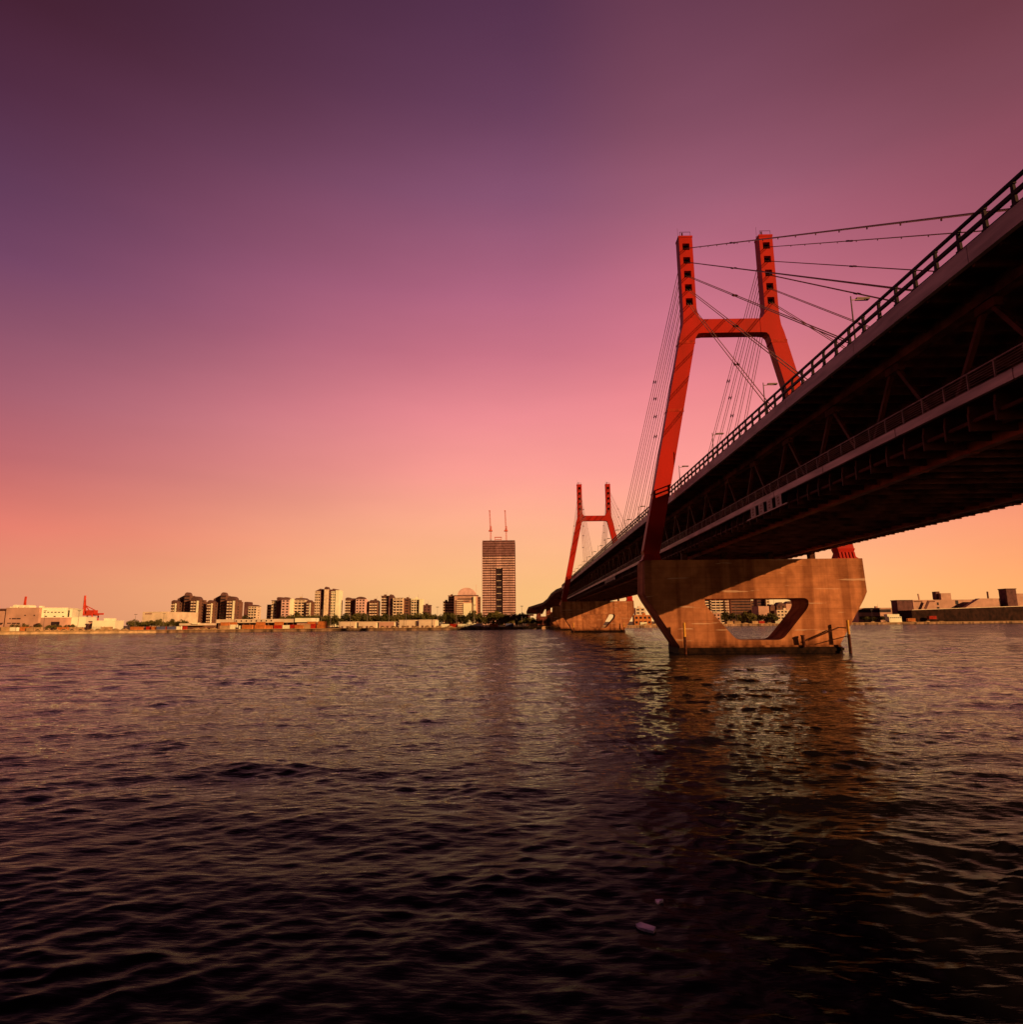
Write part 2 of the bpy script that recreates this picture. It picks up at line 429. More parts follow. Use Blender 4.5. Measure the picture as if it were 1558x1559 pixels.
# piers
def outline_round(pts, r=1.0, n=5):
    out = []
    m = len(pts)
    for i in range(m):
        p = Vector(pts[i]); a = Vector(pts[i - 1]); b = Vector(pts[(i + 1) % m])
        da = (a - p); db = (b - p); ra = min(r, da.length * 0.45); rb = min(r, db.length * 0.45)
        A = p + da.normalized() * ra; B = p + db.normalized() * rb
        for k in range(n + 1):
            t = k / n
            out.append(tuple(A * (1 - t) ** 2 + p * 2 * t * (1 - t) + B * t ** 2))
    return out
def make_pier(y0, depth=6.8, hole=True, parent=bridge, name='pier'):
    outer = [(21.5, 15.7), (21.3, 10.0), (21.9, 8.8), (26.9, 0.9), (26.9, -3), (53.3, -3), (53.3, 0.9), (58.3, 8.8), (58.9, 10.0), (58.7, 15.7)]
    bm = bmesh.new()
    es = []
    def loop(pts):
        vs = [bm.verts.new((x, y0, z)) for x, z in pts]
        for i in range(len(vs)): es.append(bm.edges.new((vs[i], vs[(i + 1) % len(vs)])))
    loop(outer)
    if hole:
        h = [(31.4, 9.05), (31.4, 8.0), (36.4, 2.1), (44.0, 2.1), (48.9, 7.6), (48.9, 9.05)]
        h = [h[0], *outline_round(h, 1.0)[6:12]] + outline_round(h, 1.0)[12:24] + outline_round(h, 1.1)[24:36]
        loop(h)
    bmesh.ops.triangle_fill(bm, use_beauty=True, use_dissolve=False, edges=es)
    r = bmesh.ops.extrude_face_region(bm, geom=list(bm.faces))
    for v in [g for g in r['geom'] if isinstance(g, bmesh.types.BMVert)]: v.co.y += depth
    bmesh.ops.recalc_face_normals(bm, faces=bm.faces)
    off = Vector(parent.location)
    for v in bm.verts: v.co -= off
    me = bpy.data.meshes.new(name); bm.to_mesh(me); bm.free()
    me.materials.append(M['concrete'])
    o = bpy.data.objects.new(name, me); COL.objects.link(o); o.parent = parent
    b = MB()
    b.box(26.5, 53.6, y0 - 0.55, y0 + depth + 0.5, -3, 0.95)
    b.box(26.3, 53.8, y0 - 0.7, y0 - 0.551, 0.3, 0.8)
    b.build('tide_band', 'wet', o)
    lip = MB(); lip.box(26.6, 53.5, y0 - 0.45, y0 - 0.002, 0.954, 1.25); lip.build('footing_ledge', 'concrete', o)
    if hole:
        bl = MB()
        for xx in (29.0, 36.0, 44.0, 51.3): bl.box(xx - 0.45, xx + 0.45, y0 + 2.2, y0 + 3.4, 15.705, 17.4)
        bl.build('bearing', 'rust', o)
    return o
make_pier(108.0); make_pier(328.0)
make_pier(421.0, 5.0, False)

# guard piles and mooring booms at the piers
def pile(x, y, top, label, yellow=True):
    t = thing('guard_pile', (x, y, 0), label, 'pile')
    MB().tube((x, y, -3), (x, y, top - 2.3 if yellow else top), 0.24, 10).build('shaft', 'rust', t, smooth=False)
    if yellow: MB().tube((x, y, top - 2.3), (x, y, top), 0.20, 10).build('painted_top', 'yellow', t)
    return t
pile(27.2, 106.2, 5.1, 'yellow-topped steel pile in the water before the left foot of the near pier')
pile(54.2, 106.2, 5.3, 'yellow-topped steel pile at the right foot of the near pier, holding the booms')
pile(27.0, 116.3, 2.4, 'short dark pile behind the left foot of the near pier', False)
pile(27.2, 326.4, 4.8, 'slim pile standing before the left foot of the far pier')
pile(53.0, 326.4, 4.8, 'slim pile standing before the right foot of the far pier')
bo = thing('mooring_boom', (51, 106.6, 1.3), 'dark slanting boom bars between the right yellow pile and the near pier footing', 'boom')
MB().tube((54.0, 106.4, 4.0), (52.9, 106.8, 4.1), 0.09, 6).tube((52.9, 106.8, 4.1), (47.9, 107.3, 2.0), 0.12, 6).build('bar', 'rust', bo)
MB().tube((54.0, 106.4, 2.7), (50.3, 107.2, 1.7), 0.08, 6).build('bar', 'rust', bo)
bb = thing('bollard', (47.2, 107.2, 1.0), 'squat rusty bollard on the footing ledge of the near pier', 'bollard')
MB().tube((47.2, 107.25, 0.95), (47.05, 107.25, 2.7), 0.28, 12).build('post', 'rust', bb)
MB().tube((47.05, 107.25, 2.7), (47.05, 107.25, 2.9), 0.36, 12).build('cap', 'rust', bb)

# plates hung under the near lower fascia
nb = thing('name_board', (27.75, 70, 17.3), 'four pale upright plates hung under the lower deck edge beside the near pylon', 'sign')
fr = MB(); fr.beam((27.72, 64.0, 17.32), (27.72, 75.6, 17.32), 0.08, 0.1); fr.build('frame', 'fascia_low', nb)
for k in range(4):
    y = 65.4 + k * 2.45
    pl = MB().box(27.70, 27.76, y, y + 1.5, 17.38, 18.58).build('plate', 'plate', nb)
    g = MB()
    for j in range(3):
        yy = y + 0.4; z = 17.6 + j * 0.33
        g.box(27.68, 27.699, yy + 0.1 * (k % 2), yy + 0.62, z, z + 0.06)
        g.box(27.68, 27.699, yy + 0.25, yy + 0.32, z - 0.08, z + 0.17)
        g.box(27.68, 27.699, yy + 0.5, yy + 0.56, z - 0.05, z + 0.1)
    g.build('marking', 'mark', pl)
# slatted board under midspan
sb = thing('slatted_board', (27.75, 194, 17.6), 'pale slatted board hung under the lower deck edge at mid span', 'sign')
g = MB()
for k in range(14): g.box(27.7, 27.78, 184.6 + k * 1.42, 184.6 + k * 1.42 + 0.75, 17.55, 18.5)
g.build('slat_panel', 'plate', sb)
g = MB(); g.box(27.66, 27.8, 183.9, 184.5, 17.4, 18.58); g.box(27.66, 27.8, 204.4, 205.0, 17.4, 18.58); g.build('frame', 'fascia_low', sb)

# lamps on the upper deck
def make_lamp(y):
    t = thing('street_lamp', (33.6, y, 28.16), 'slender grey street lamp leaning its single arm over the upper roadway', 'street lamp', 'street lamps along the upper deck')
    x = 33.6
    MB().tube((x, y, 28.16), (x, y, 37.4), 0.11, 6, 0.06).build('pole', 'galv', t)
    MB().tube((x, y, 37.0), (x + 1.9, y + 0.5, 37.35), 0.05, 6).build('arm', 'galv', t)
    MB().box(x + 0.8, x + 2.1, y + 0.3, y + 0.75, 37.3, 37.48).build('lamp_head', 'galv', t)
    return t
lamp0 = make_lamp(58.9)
for k in range(1, 16):
    c = copy_tree(lamp0); c.location.y = 58.9 + 23.1 * k

# ------------------------------------------------------------------ approach viaduct beyond the far pylon
via = thing('approach_viaduct', (24, 560, 2), 'dark elevated road curving down behind the far pylon to the shore', 'viaduct')
def path_strip(name, pts, hw, thick, m, parent, rail=0.0):
    mb = MB(); n = len(pts)
    for i, (x, y, z) in enumerate(pts):
        a_ = Vector(pts[max(i - 1, 0)]); b_ = Vector(pts[min(i + 1, n - 1)]); d_ = (b_ - a_); d_.z = 0; d_.normalize()
        nn = Vector((d_.y, -d_.x, 0))
        for q, zz in ((-hw, z - thick), (hw, z - thick), (hw, z), (-hw, z)):
            mb.v.append((x + nn.x * q, y + nn.y * q, zz))
    for i in range(n - 1):
        k = i * 4
        for j in range(4):
            jj = (j + 1) % 4
            mb.f.append((k + j, k + jj, k + 4 + jj, k + 4 + j))
    mb.f.append((3, 2, 1, 0)); k = (n - 1) * 4; mb.f.append((k, k + 1, k + 2, k + 3))
    return mb.build(name, m, parent)
up = [(C, 424.2, 28.1)]
for (px, py, Y_) in ((846, 897, 462), (838.5, 903, 500), (833, 911, 545), (826, 917, 590), (815, 920.5, 640), (804, 924, 690), (801, 931, 705)):
    p_ = at(px, py, Y_); up.append((p_.x + 9.5, Y_, p_.z - 1.4))
path_strip('road_deck', up, 9, 1.4, 'under', via)
path_strip('parapet', [(p_[0], p_[1], p_[2] + 1.3) for p_ in up], 9.15, 1.9, 'dark', via)
lowp = [(C, 424.2, 18.9), (C, 470, 17.0), (C, 520, 14.5), (C, 570, 11.0), (C, 630, 7.0)]
path_strip('road_deck', lowp, 11.5, 2.0, 'under', via, 0)
for (x, y, z) in ((up[1][0], 470, 26.4), (up[2][0], 510, 25.5), (up[4][0] - 4, 592, up[4][2] - 1.6), (up[5][0] - 6, 642, up[5][2] - 1.6), (up[7][0] - 7, 700, up[7][2] - 1.6)):
    col = MB(); col.box(x - 2.2, x + 2.2, y - 1.2, y + 1.2, 1.5, z - 1.8); col.box(x - 6, x + 6, y - 1.4, y + 1.4, z - 1.8, z); col.build('column', 'pink' if y > 700 else 'under', via)
for (q0, q1, q2, zz) in ((26, 62, 560, 14), (16, 60, 640, 11)): MB().box(q0, q1, q2, q2 + 6, 1.9, zz).build('abutment_wall', 'under', via)
for y0 in (485.0, 545.0): 
    col = MB(); col.prism([(27, 1.5), (53, 1.5), (57, 7), (57, 12), (23, 12), (23, 7)], y0, y0 + 4); col.build('wall_pier', 'concrete', via)

# ------------------------------------------------------------------ land, quay, water
SL = [(-6000, -300), (-2500, 180), (-900, 375), (-360, 437), (-203, 467), (-25, 469), (118, 540), (209, 622), (418, 673), (574, 735), (1100, 900), (3000, 1400), (7000, 2200)]
GZ = 1.9
land = MB()
land.v = [(x, y, GZ) for x, y in SL] + [(14000, 9000, GZ), (-14000, 9000, GZ)]
land.f = [tuple(range(len(land.v)))]
tag(land.build('ground', 'ground'), kind='structure')
def quay_seg(pts, m, name, top=GZ, out=0.6):
    q = MB()
    for (x0, y0), (x1, y1) in zip(pts[:-1], pts[1:]):
        L_ = hypot(x1 - x0, y1 - y0); n = max(1, int(L_ / 6)); dx, dy = (x1 - x0) / L_, (y1 - y0) / L_
        if L_ > 900: n = 1
        for k in range(n):
            a_ = k * L_ / n + 0.12; b_ = (k + 1) * L_ / n - 0.12
            p0 = Vector((x0 + dx * a_, y0 + dy * a_, 0)); p1 = Vector((x0 + dx * b_, y0 + dy * b_, 0)); o = Vector((dy, -dx, 0)) * out
            n0 = len(q.v)
            for P in (p0 + o, p1 + o, p1, p0): q.v.append((P.x, P.y, -3))
            for P in (p0 + o, p1 + o, p1, p0): q.v.append((P.x, P.y, top + 0.05))
            q.f += [tuple(n0 + i for i in f) for f in ((0, 3, 2, 1), (4, 5, 6, 7), (0, 1, 5, 4), (1, 2, 6, 5), (2, 3, 7, 6), (3, 0, 4, 7))]
        q.beam((x0, y0, -0.5), (x1, y1, -0.5), 0.5, top * 2 + 0.96)
    return tag(q.build(name, m), kind='structure')
quay_seg([(-2500, 180), (-900, 375), (-360, 437), (-262, 456)], 'quay_pale', 'quay_wall_pale', GZ + 0.3)
quay_seg([(-262, 456), (-203, 467), (-25, 469), (118, 540), (209, 622), (418, 673), (574, 735), (1100, 900), (3000, 1400)], 'quay', 'quay_wall', GZ)
# fender line / coping on the darker quay
cp = MB()
for (x0, y0), (x1, y1) in zip(SL[3:10], SL[4:11]): cp.beam((x0, y0 - 0.9, GZ + 0.15), (x1, y1 - 0.9, GZ + 0.15), 0.8, 0.3)
tag(cp.build('quay_coping', 'tan'), kind='structure')

# water: one sheet, fine waves near, coarse far
def water():
    rng = np.random.RandomState(5)
    r = [3.0]
    while r[-1] < 900: r.append(r[-1] + max(0.036, 0.0052 * r[-1]))
    r = np.array(r); th = np.linspace(radians(-62), radians(62), 1150)
    R_, T_ = np.meshgrid(r, th, indexing='ij')
    X = R_ * np.sin(T_); Y = R_ * np.cos(T_); Z = np.zeros_like(X); DX = np.zeros_like(X); DY = np.zeros_like(X)
    cell = np.maximum(0.0052 * R_, R_ * (th[1] - th[0]))
    n = 180
    lam = np.exp(rng.uniform(np.log(0.19), np.log(7.0), n))
    for l in lam:
        k = 2 * pi / l
        spread = 0.72 if l < 1.7 else 0.55
        a_ = -pi / 2 + rng.normal(0, spread) + 0.18
        slope = 0.215 * sqrt(2.0 / n) * (1.25 if 0.28 < l < 0.95 else 0.85 if l < 1.7 else 0.5)
        A = slope / k * np.clip((l / cell - 2.2) / 2.0, 0, 1)
        ph = k * (cos(a_) * X + sin(a_) * Y) + rng.uniform(0, 2 * pi)
        Z += A * np.sin(ph); q = 0.75
        DX -= q * A * cos(a_) * np.cos(ph) * -1; DY -= q * A * sin(a_) * np.cos(ph) * -1
    # gusts: patches of calmer and rougher water
    g = 0.92 + 0.3 * np.sin(X * 0.045 + Y * 0.028 + 1.0) * np.sin(Y * 0.06 - X * 0.02 + 2.2) + 0.22 * np.sin(X * 0.21 + 0.5 * np.sin(Y * 0.3) + 0.4) * np.sin(Y * 0.47 + X * 0.06)
    g *= 0.5 + 0.5 * np.clip((R_ - 7.0) / 34.0, 0, 1) ** 0.8      # calmer in the lee of the near quay
    g *= 1 + 0.25 * np.sin(X * 0.55 + 1.3 * np.sin(Y * 0.24 + 1)) * np.sin(Y * 0.8 + 0.6 * np.sin(X * 0.4))
    Z *= g
    X2 = X + DX * g; Y2 = Y + DY * g
    nv = X.size; nr, nt = X.shape
    co = np.stack([X2, Y2, Z], -1).reshape(-1, 3)
    idx = np.arange(nv).reshape(nr, nt)
    quads = np.stack([idx[:-1, :-1], idx[1:, :-1], idx[1:, 1:], idx[:-1, 1:]], -1).reshape(-1, 4)[:, ::-1]
    extra = np.array([(-12000, -2500, -0.45), (12000, -2500, -0.45), (12000, 9000, -0.45), (-12000, 9000, -0.45)])
    co = np.vstack([co, extra]); quads = np.vstack([quads, [[nv, nv + 1, nv + 2, nv + 3]]])
    me = bpy.data.meshes.new('water')
    me.vertices.add(len(co)); me.vertices.foreach_set('co', co.astype(np.float32).ravel())
    me.loops.add(quads.size); me.loops.foreach_set('vertex_index', quads.astype(np.int32).ravel())
    me.polygons.add(len(quads)); me.polygons.foreach_set('loop_start', np.arange(0, quads.size, 4, dtype=np.int32))
    me.polygons.foreach_set('loop_total', np.full(len(quads), 4, dtype=np.int32))
    me.polygons.foreach_set('use_smooth', np.ones(len(quads), dtype=bool))
    me.update(calc_edges=True)
    m, nt_, N, L, b = newmat('sea_water')
    N.remove(b)
    df = N.new('ShaderNodeBsdfDiffuse'); df.inputs['Color'].default_value = (0.007, 0.0052, 0.0068, 1)      # silty harbour water
    b = N.new('ShaderNodeBsdfGlossy'); b.inputs['Color'].default_value = (0.90, 0.99, 1.0, 1)
    fr = N.new('ShaderNodeFresnel'); fr.inputs['IOR'].default_value = 1.333
    pw = N.new('ShaderNodeMath'); pw.operation = 'POWER'; pw.inputs[1].default_value = 2.05; L.new(fr.outputs[0], pw.inputs[0])
    kx = N.new('ShaderNodeMath'); kx.operation = 'MULTIPLY'; kx.use_clamp = True; kx.inputs[1].default_value = 1.46; L.new(pw.outputs[0], kx.inputs[0])
    mx = N.new('ShaderNodeMixShader'); L.new(kx.outputs[0], mx.inputs[0]); L.new(df.outputs[0], mx.inputs[1]); L.new(b.outputs[0], mx.inputs[2])
    L.new(mx.outputs[0], N['Material Output'].inputs['Surface'])
    tc = N.new('ShaderNodeTexCoord')
    def nz(sx, sy, sc, det):
        mp = N.new('ShaderNodeMapping'); mp.inputs['Scale'].default_value = (sx, sy, 1); mp.inputs['Rotation'].default_value = (0, 0, 0.15)
        L.new(tc.outputs['Object'], mp.inputs['Vector'])
        x = N.new('ShaderNodeTexNoise'); x.inputs['Scale'].default_value = sc; x.inputs['Detail'].default_value = det
        L.new(mp.outputs[0], x.inputs['Vector']); return x.outputs['Fac']
    b1 = N.new('ShaderNodeBump'); b1.inputs['Strength'].default_value = 1.0; b1.inputs['Distance'].default_value = 0.05
    L.new(nz(0.5, 1.6, 3.6, 7), b1.inputs['Height'])
    b2 = N.new('ShaderNodeBump'); b2.inputs['Strength'].default_value = 1.0; b2.inputs['Distance'].default_value = 0.42
    L.new(nz(0.4, 1.0, 1.0, 6), b2.inputs['Height']); L.new(b1.outputs[0], b2.inputs['Normal'])
    sp = N.new('ShaderNodeSeparateXYZ'); L.new(tc.outputs['Object'], sp.inputs[0])      # open water offshore is choppier than the lee of the quay
    for (bn, a0, a1, v0, v1) in ((b2, 20, 110, 0.0, 1.0), (b1, 6, 34, 0.3, 1.0)):
        mr_ = N.new('ShaderNodeMapRange'); L.new(sp.outputs['Y'], mr_.inputs[0])
        for k_, v_ in enumerate((a0, a1, v0, v1)): mr_.inputs[k_ + 1].default_value = v_
        L.new(mr_.outputs[0], bn.inputs['Strength'])
    L.new(b2.outputs[0], b.inputs['Normal']); L.new(b2.outputs[0], fr.inputs['Normal'])
    rg = N.new('ShaderNodeMapRange'); L.new(sp.outputs['Y'], rg.inputs[0])
    for k_, v_ in enumerate((10, 250, 0.015, 0.07)): rg.inputs[k_ + 1].default_value = v_
    L.new(rg.outputs[0], b.inputs['Roughness'])
    me.materials.append(m)
    o = bpy.data.objects.new('water', me); COL.objects.link(o)
    tag(o, kind='structure')
    def height(x, y):
        k_ = np.argmin((X2 - x) ** 2 + (Y2 - y) ** 2); return float(Z.ravel()[k_])
    return height
wave_height = water()

# floating litter
def floater(name, pts, z, label, cat):
    mb = MB(); n = len(pts); mx_ = sum(p[0] for p in pts) / n; my_ = sum(p[1] for p in pts) / n
    pts = [(mx_ + (x - mx_) * 0.76, my_ + (y - my_) * 0.76, h * 0.6) for x, y, h in pts]
    z = max(wave_height(x, y) for x, y, h in pts) + 0.01
    mb.v = [(x, y, z + h * 0.5) for x, y, h in pts] + [(x, y, z + h * 0.5 - 0.05) for x, y, h in pts]
    mb.f = [tuple(range(n)), tuple(reversed(range(n, 2 * n)))] + [(i, n + i, n + (i + 1) % n, (i + 1) % n) for i in range(n)]
    o = mb.build(name, 'film_bright' if name == 'floating_scrap' else 'film', origin=(pts[0][0], pts[0][1], z)); tag(o, label, cat)
floater('floating_scrap', [(2.57, 13.50, 0.10), (2.78, 13.48, 0.12), (2.66, 13.40, 0.07), (2.60, 13.30, 0.05)], 0.05, 'small bright triangular scrap floating on the dark water', 'litter')
floater('floating_bag', [(1.98, 12.50, 0.10), (2.10, 12.56, 0.14), (2.28, 12.44, 0.09), (2.42, 12.34, 0.12), (2.33, 12.18, 0.06), (2.14, 12.26, 0.10), (2.02, 12.38, 0.06)], 0.05, 'larger pale crumpled bag floating nearest the camera', 'litter')

# ------------------------------------------------------------------ trees
def make_crown(seed, h, w, n=330):
    rnd = random.Random(seed); mb = MB()
    lobes = [(rnd.uniform(-0.28, 0.28) * w, rnd.uniform(-0.28, 0.28) * w, h * rnd.uniform(0.42, 0.82), rnd.uniform(0.22, 0.36) * w) for _ in range(6)]
    for _ in range(n):
        lx, ly, lz, lr = rnd.choice(lobes)
        u = rnd.uniform(0, 2 * pi); v = rnd.uniform(-1, 1); rr = lr * rnd.uniform(0.55, 1.12); s = sqrt(1 - v * v)
        c = Vector((lx + rr * s * cos(u), ly + rr * s * sin(u), lz + rr * v * 0.9))
        a = Vector((rnd.uniform(-1, 1), rnd.uniform(-1, 1), rnd.uniform(-1, 1))).normalized(); b = a.orthogonal().normalized()
        q = rnd.uniform(0.3, 0.62); k = len(mb.v)
        mb.v += [tuple(c + a * q), tuple(c + b * q * 0.8), tuple(c - a * q), tuple(c - b * q * 0.8)]
        mb.f.append((k, k + 1, k + 2, k + 3))
    return mb
TREES = []
TLAB = 'rounded dark green tree in the belt between the quay and the tall blocks'
TGRP = 'park trees behind the quay'
for i, (h, w) in enumerate(((8, 6.5), (9.5, 7), (6.5, 6), (10.5, 6.5))):
    t = thing('broadleaf_tree', (0, 0, 0), TLAB, 'tree', TGRP)
    make_crown(i + 3, h, w).build('crown', 'leaf', t)
    tr = MB(); tr.tube((0, 0, -0.2), (0, 0, h * 0.55), 0.22, 6, 0.1)
    for k in range(4):
        a_ = k * 1.7 + i; tr.tube((0, 0, h * 0.3), (cos(a_) * w * 0.25, sin(a_) * w * 0.25, h * 0.62), 0.09, 5, 0.04)
    tr.build('trunk', 'bark', t); TREES.append(t)
used = set()
def tree(x, y, s=1.0, label=None, group=None):
    i = random.randrange(4)
    if i in used: c = copy_tree(TREES[i])
    else: used.add(i); c = TREES[i]
    c.location = (x, y, GZ); c.rotation_euler.z = random.uniform(0, 6.28); c.scale = (s * random.uniform(0.9, 1.15),) * 2 + (s * random.uniform(0.85, 1.2),)
    if label: c['label'] = label
    if group: c['group'] = group
    return c
for k in range(98):
    px = 432 + k * 3.9 + random.uniform(-1, 1)
    Y = 590 + (k % 2) * 22 + random.uniform(-6, 6)
    tree(at(px, 945, Y).x, Y, 1.2 + 0.2 * random.random())
for k in range(26):
    px = 196 + k * 3.6 + random.uniform(-1, 1); Y = 560 + random.uniform(-8, 20)
    tree(at(px, 945, Y).x, Y, 0.85, 'low dark tree in the row below the long pale shed', 'trees left of the twin apartment blocks')
for k in range(34):
    px = 1030 + k * 4.6 + random.uniform(-1, 1); Y = 665 + (k % 2) * 20 + random.uniform(-6, 6)
    tree(at(px, 940, Y).x, Y, 1.15, 'green tree on the right shore seen through the pier opening', 'trees on the right shore')
for k in range(12):
    px = 1316 + k * 4 + random.uniform(-1, 1); Y = 700 + random.uniform(-6, 6)
    tree(at(px, 938, Y).x, Y, 0.7, 'low dark tree on the shore just right of the near pier', 'trees right of the near pier')
for k in range(14):
    px = 20 + k * 7.2 + random.uniform(-2, 2); Y = 478 + random.uniform(-4, 6)
    tree(at(px, 945, Y).x, Y, 0.55, 'small dark tree along the left quay before the warehouses', 'small trees on the left quay')
for k in range(16):
    px = 745 + k * 6 + random.uniform(-2, 2); Y = 520 + random.uniform(-20, 20)
    tree(at(px, 945, Y).x, Y, 0.7, 'small dark tree by the shore under the tall tower and the viaduct', 'small trees below the tower')

# ------------------------------------------------------------------ buildings
def wing(b, px0, px1, ptop, Y, dep, kind='balcony', roof='flat', wall='cream', side_bright=False, floors=None, pbot=None, rise=3.0):
    A = at(px0, ptop, Y); B = at(px1, ptop, Y)
    x0, x1, z1 = A.x, B.x, (A.z + B.z) / 2
    z0 = GZ if pbot is None else at(px0, pbot, Y).z
    y0, y1 = Y, Y + dep
    hw = (x1 - x0) / 2
    n = floors or max(1, int((z1 - z0) / 3.1)); fh = (z1 - z0) / n
    wl = MB(); wl.box(x0, x1, y0, y1, z0, z1); w = wl.build('wall', wall, b)
    if kind == 'balcony':
        win = MB().box(x0 + hw * 0.14, x1 - hw * 0.14, y0 - 0.06, y0 - 0.003, z0 + 1, z1 - 0.9).build('window_bay', 'window', b)
        for i in range(n):
            z = z0 + i * fh
            MB().box(x0 + hw * 0.12, x1 - hw * 0.12, y0 - 1.2, y0 - 0.061, z, z + fh * 0.42).build('balcony', 'slab', b)
        for q in (0.36, 0.68):
            xx = x0 + (x1 - x0) * q; MB().box(xx - 0.25, xx + 0.25, y0 - 1.28, y0 - 0.07, z0, z1 - 0.5).build('divider_wall', wall, b)
        if side_bright: MB().box(x1 - hw * 0.5, x1 - 0.1, y0 - 1.6, y0 - 1.281, z0, z1 - 1.2).build('painted_sun_strip', 'white', b)  # white strip stands in for sunlight on the right face
        for i in range(n):
            z = z0 + i * fh
            if x0 < 0: MB().box(x1 + 0.003, x1 + 0.06, y0 + dep * 0.4, y0 + dep * 0.55, z + fh * 0.35, z + fh * 0.8).build('side_window', 'window', b)
    elif kind == 'grid':
        for i in range(n):
            z = z0 + i * fh
            nn = max(1, int((x1 - x0) / 3.6)); st = (x1 - x0) / nn
            for j in range(nn): MB().box(x0 + j * st + st * 0.22, x0 + (j + 1) * st - st * 0.22, y0 - 0.05, y0 - 0.003, z + fh * 0.3, z + fh * 0.78).build('window', 'window', b)
    elif kind == 'bands':
        for i in range(n):
            z = z0 + i * fh
            MB().box(x0 + hw * 0.06, x1 - hw * 0.06, y0 - 0.05, y0 - 0.003, z + fh * 0.4, z + fh * 0.85).build('window_band', 'window', b)
    if roof == 'gable':
        xm = (x0 + x1) / 2
        MB().prism([(x0 - 0.5, z1 + 0.003), (x1 + 0.5, z1 + 0.003), (xm + hw * 0.2, z1 + rise), (xm - hw * 0.2, z1 + rise)], y0 - 0.5, y1 + 0.5).build('roof', 'roof', b)
    elif roof == 'dome':
        pts = [(x0 + hw + hw * 1.02 * cos(t), z1 + 0.003 + rise * sin(t)) for t in [pi * k / 10 for k in range(11)]]
        MB().prism(pts, y0 - 0.4, y1 * 0.5 + y0 * 0.5).build('roof', 'roof' if wall != 'pink' else 'spandrel', b)
    elif roof == 'mono':
        MB().prism([(x0 - 0.3, z1 + 0.003), (x1, z1 + 0.003), (x1, z1 + rise)], y0 - 0.4, y1).build('roof', 'roof', b)
    elif roof == 'hip':
        MB().prism([(x0 - 0.4, z1 + 0.003), (x1 + 0.4, z1 + 0.003), (x1 - hw * 0.35, z1 + rise), (x0 + hw * 0.35, z1 + rise)], y0 - 0.4, y1).build('roof', 'roof', b)
    elif roof == 'cap':
        MB().box(x0 - 0.5, x1 + 0.5, y0 - 0.5, y1 + 0.5, z1 + 0.003, z1 + 0.9).build('roof', 'roof', b)
    if roof in ('flat', 'cap', 'hip') and kind in ('balcony', 'grid', 'bands') and hw > 3:
        q = 0.3 + 0.4 * ((px0 * 7.3) % 1); xm = x0 + (x1 - x0) * q; hz = z1 + (rise if roof == 'hip' else 0.9)
        MB().box(xm - 1.3, xm + 1.3, y0 + 4, y0 + 7, hz - 1.2, hz + 1.6).build('roof_hut', wall, b)
        MB().tube((xm + 1.8, y0 + 5, hz - 1.2), (xm + 1.8, y0 + 5, hz + 4.5), 0.09, 4).build('aerial', 'brown', b)
    if roof == 'flat':
        MB().box(x0 - 0.15, x1 + 0.15, y0 - 0.15, y1 + 0.15, z1 + 0.003, z1 + 0.5).build('parapet', wall, b)
    return w
def bld(name, px, Y, label, cat='building', group=None):
    A = at(px, 945, Y); return thing(name, (A.x, Y, GZ), label, cat, group)

# twin apartment blocks
for (dx, lab) in ((0, 'left twin apartment block with a domed turret and stepped brown wings'), (55, 'right twin apartment block with a domed turret, beside the tree-like small block')):
    b = bld('apartment_block', 285 + dx, 720, lab, 'apartment block', 'twin apartment blocks with turrets')
    wing(b, 261 + dx, 270 + dx, 917, 715, 14, 'balcony', 'dome', 'brown', rise=2.6, side_bright=True)
    wing(b, 270.2 + dx, 281 + dx, 912, 730, 14, 'grid', 'mono', 'brown', rise=4.5)
    wing(b, 281.2 + dx, 289 + dx, 906.5, 722, 12, 'bands', 'dome', 'brown', rise=3.6)
    wing(b, 291 + dx, 304 + dx, 913, 712, 16, 'balcony', 'dome', 'brown', rise=3.8, side_bright=True)
    wing(b, 304.3 + dx, 308.5 + dx, 916, 730, 12, 'grid', 'mono', 'brown', rise=0.1)
b = bld('apartment_block', 311, 760, 'low dark block filling the gap between the twin apartment blocks', 'apartment block'); wing(b, 306, 317, 930, 760, 12, 'grid', 'hip', 'maroon', rise=2)
b = bld('apartment_block', 382, 800, 'small stepped block half hidden by trees right of the twin blocks', 'apartment block')
wing(b, 372, 378, 918, 800, 14, 'none', 'hip', 'maroon', rise=1.5); wing(b, 378.3, 391, 923, 800, 14, 'balcony', 'gable', 'cream', rise=2)
for k in range(5): tree(at(368 + k * 4, 940, 770).x, 770, 1.5 if k in (1, 2) else 1.0, 'tall dark tree before the small stepped block', 'trees before the small stepped block')

b = bld('apartment_block', 440, 730, 'wide cluster of five stepped apartment wings with hipped brown roofs', 'apartment block')
wing(b, 407, 413.5, 921, 750, 14, 'balcony', 'flat', 'brown'); wing(b, 414, 421.5, 915, 738, 14, 'balcony', 'cap', 'cream')
wing(b, 421.8, 428.5, 911, 734, 14, 'none', 'hip', 'maroon', rise=1.5); wing(b, 429, 441, 913, 725, 14, 'grid', 'dome', 'spandrel', rise=3); wing(b, 441.2, 444.5, 912, 727, 14, 'none', 'flat', 'white')
wing(b, 448, 465, 913, 735, 14, 'balcony', 'hip', 'cream', rise=2); wing(b, 467, 474, 916, 730, 14, 'balcony', 'dome', 'brown', rise=2, side_bright=True)
b = bld('apartment_tower', 498, 740, 'tall pale apartment tower with an arched crown and a bright right flank', 'apartment tower')
wing(b, 480, 488, 900, 742, 16, 'balcony', 'mono', 'cream', rise=3); wing(b, 488.3, 493.5, 898, 742, 16, 'grid', 'flat', 'maroon')
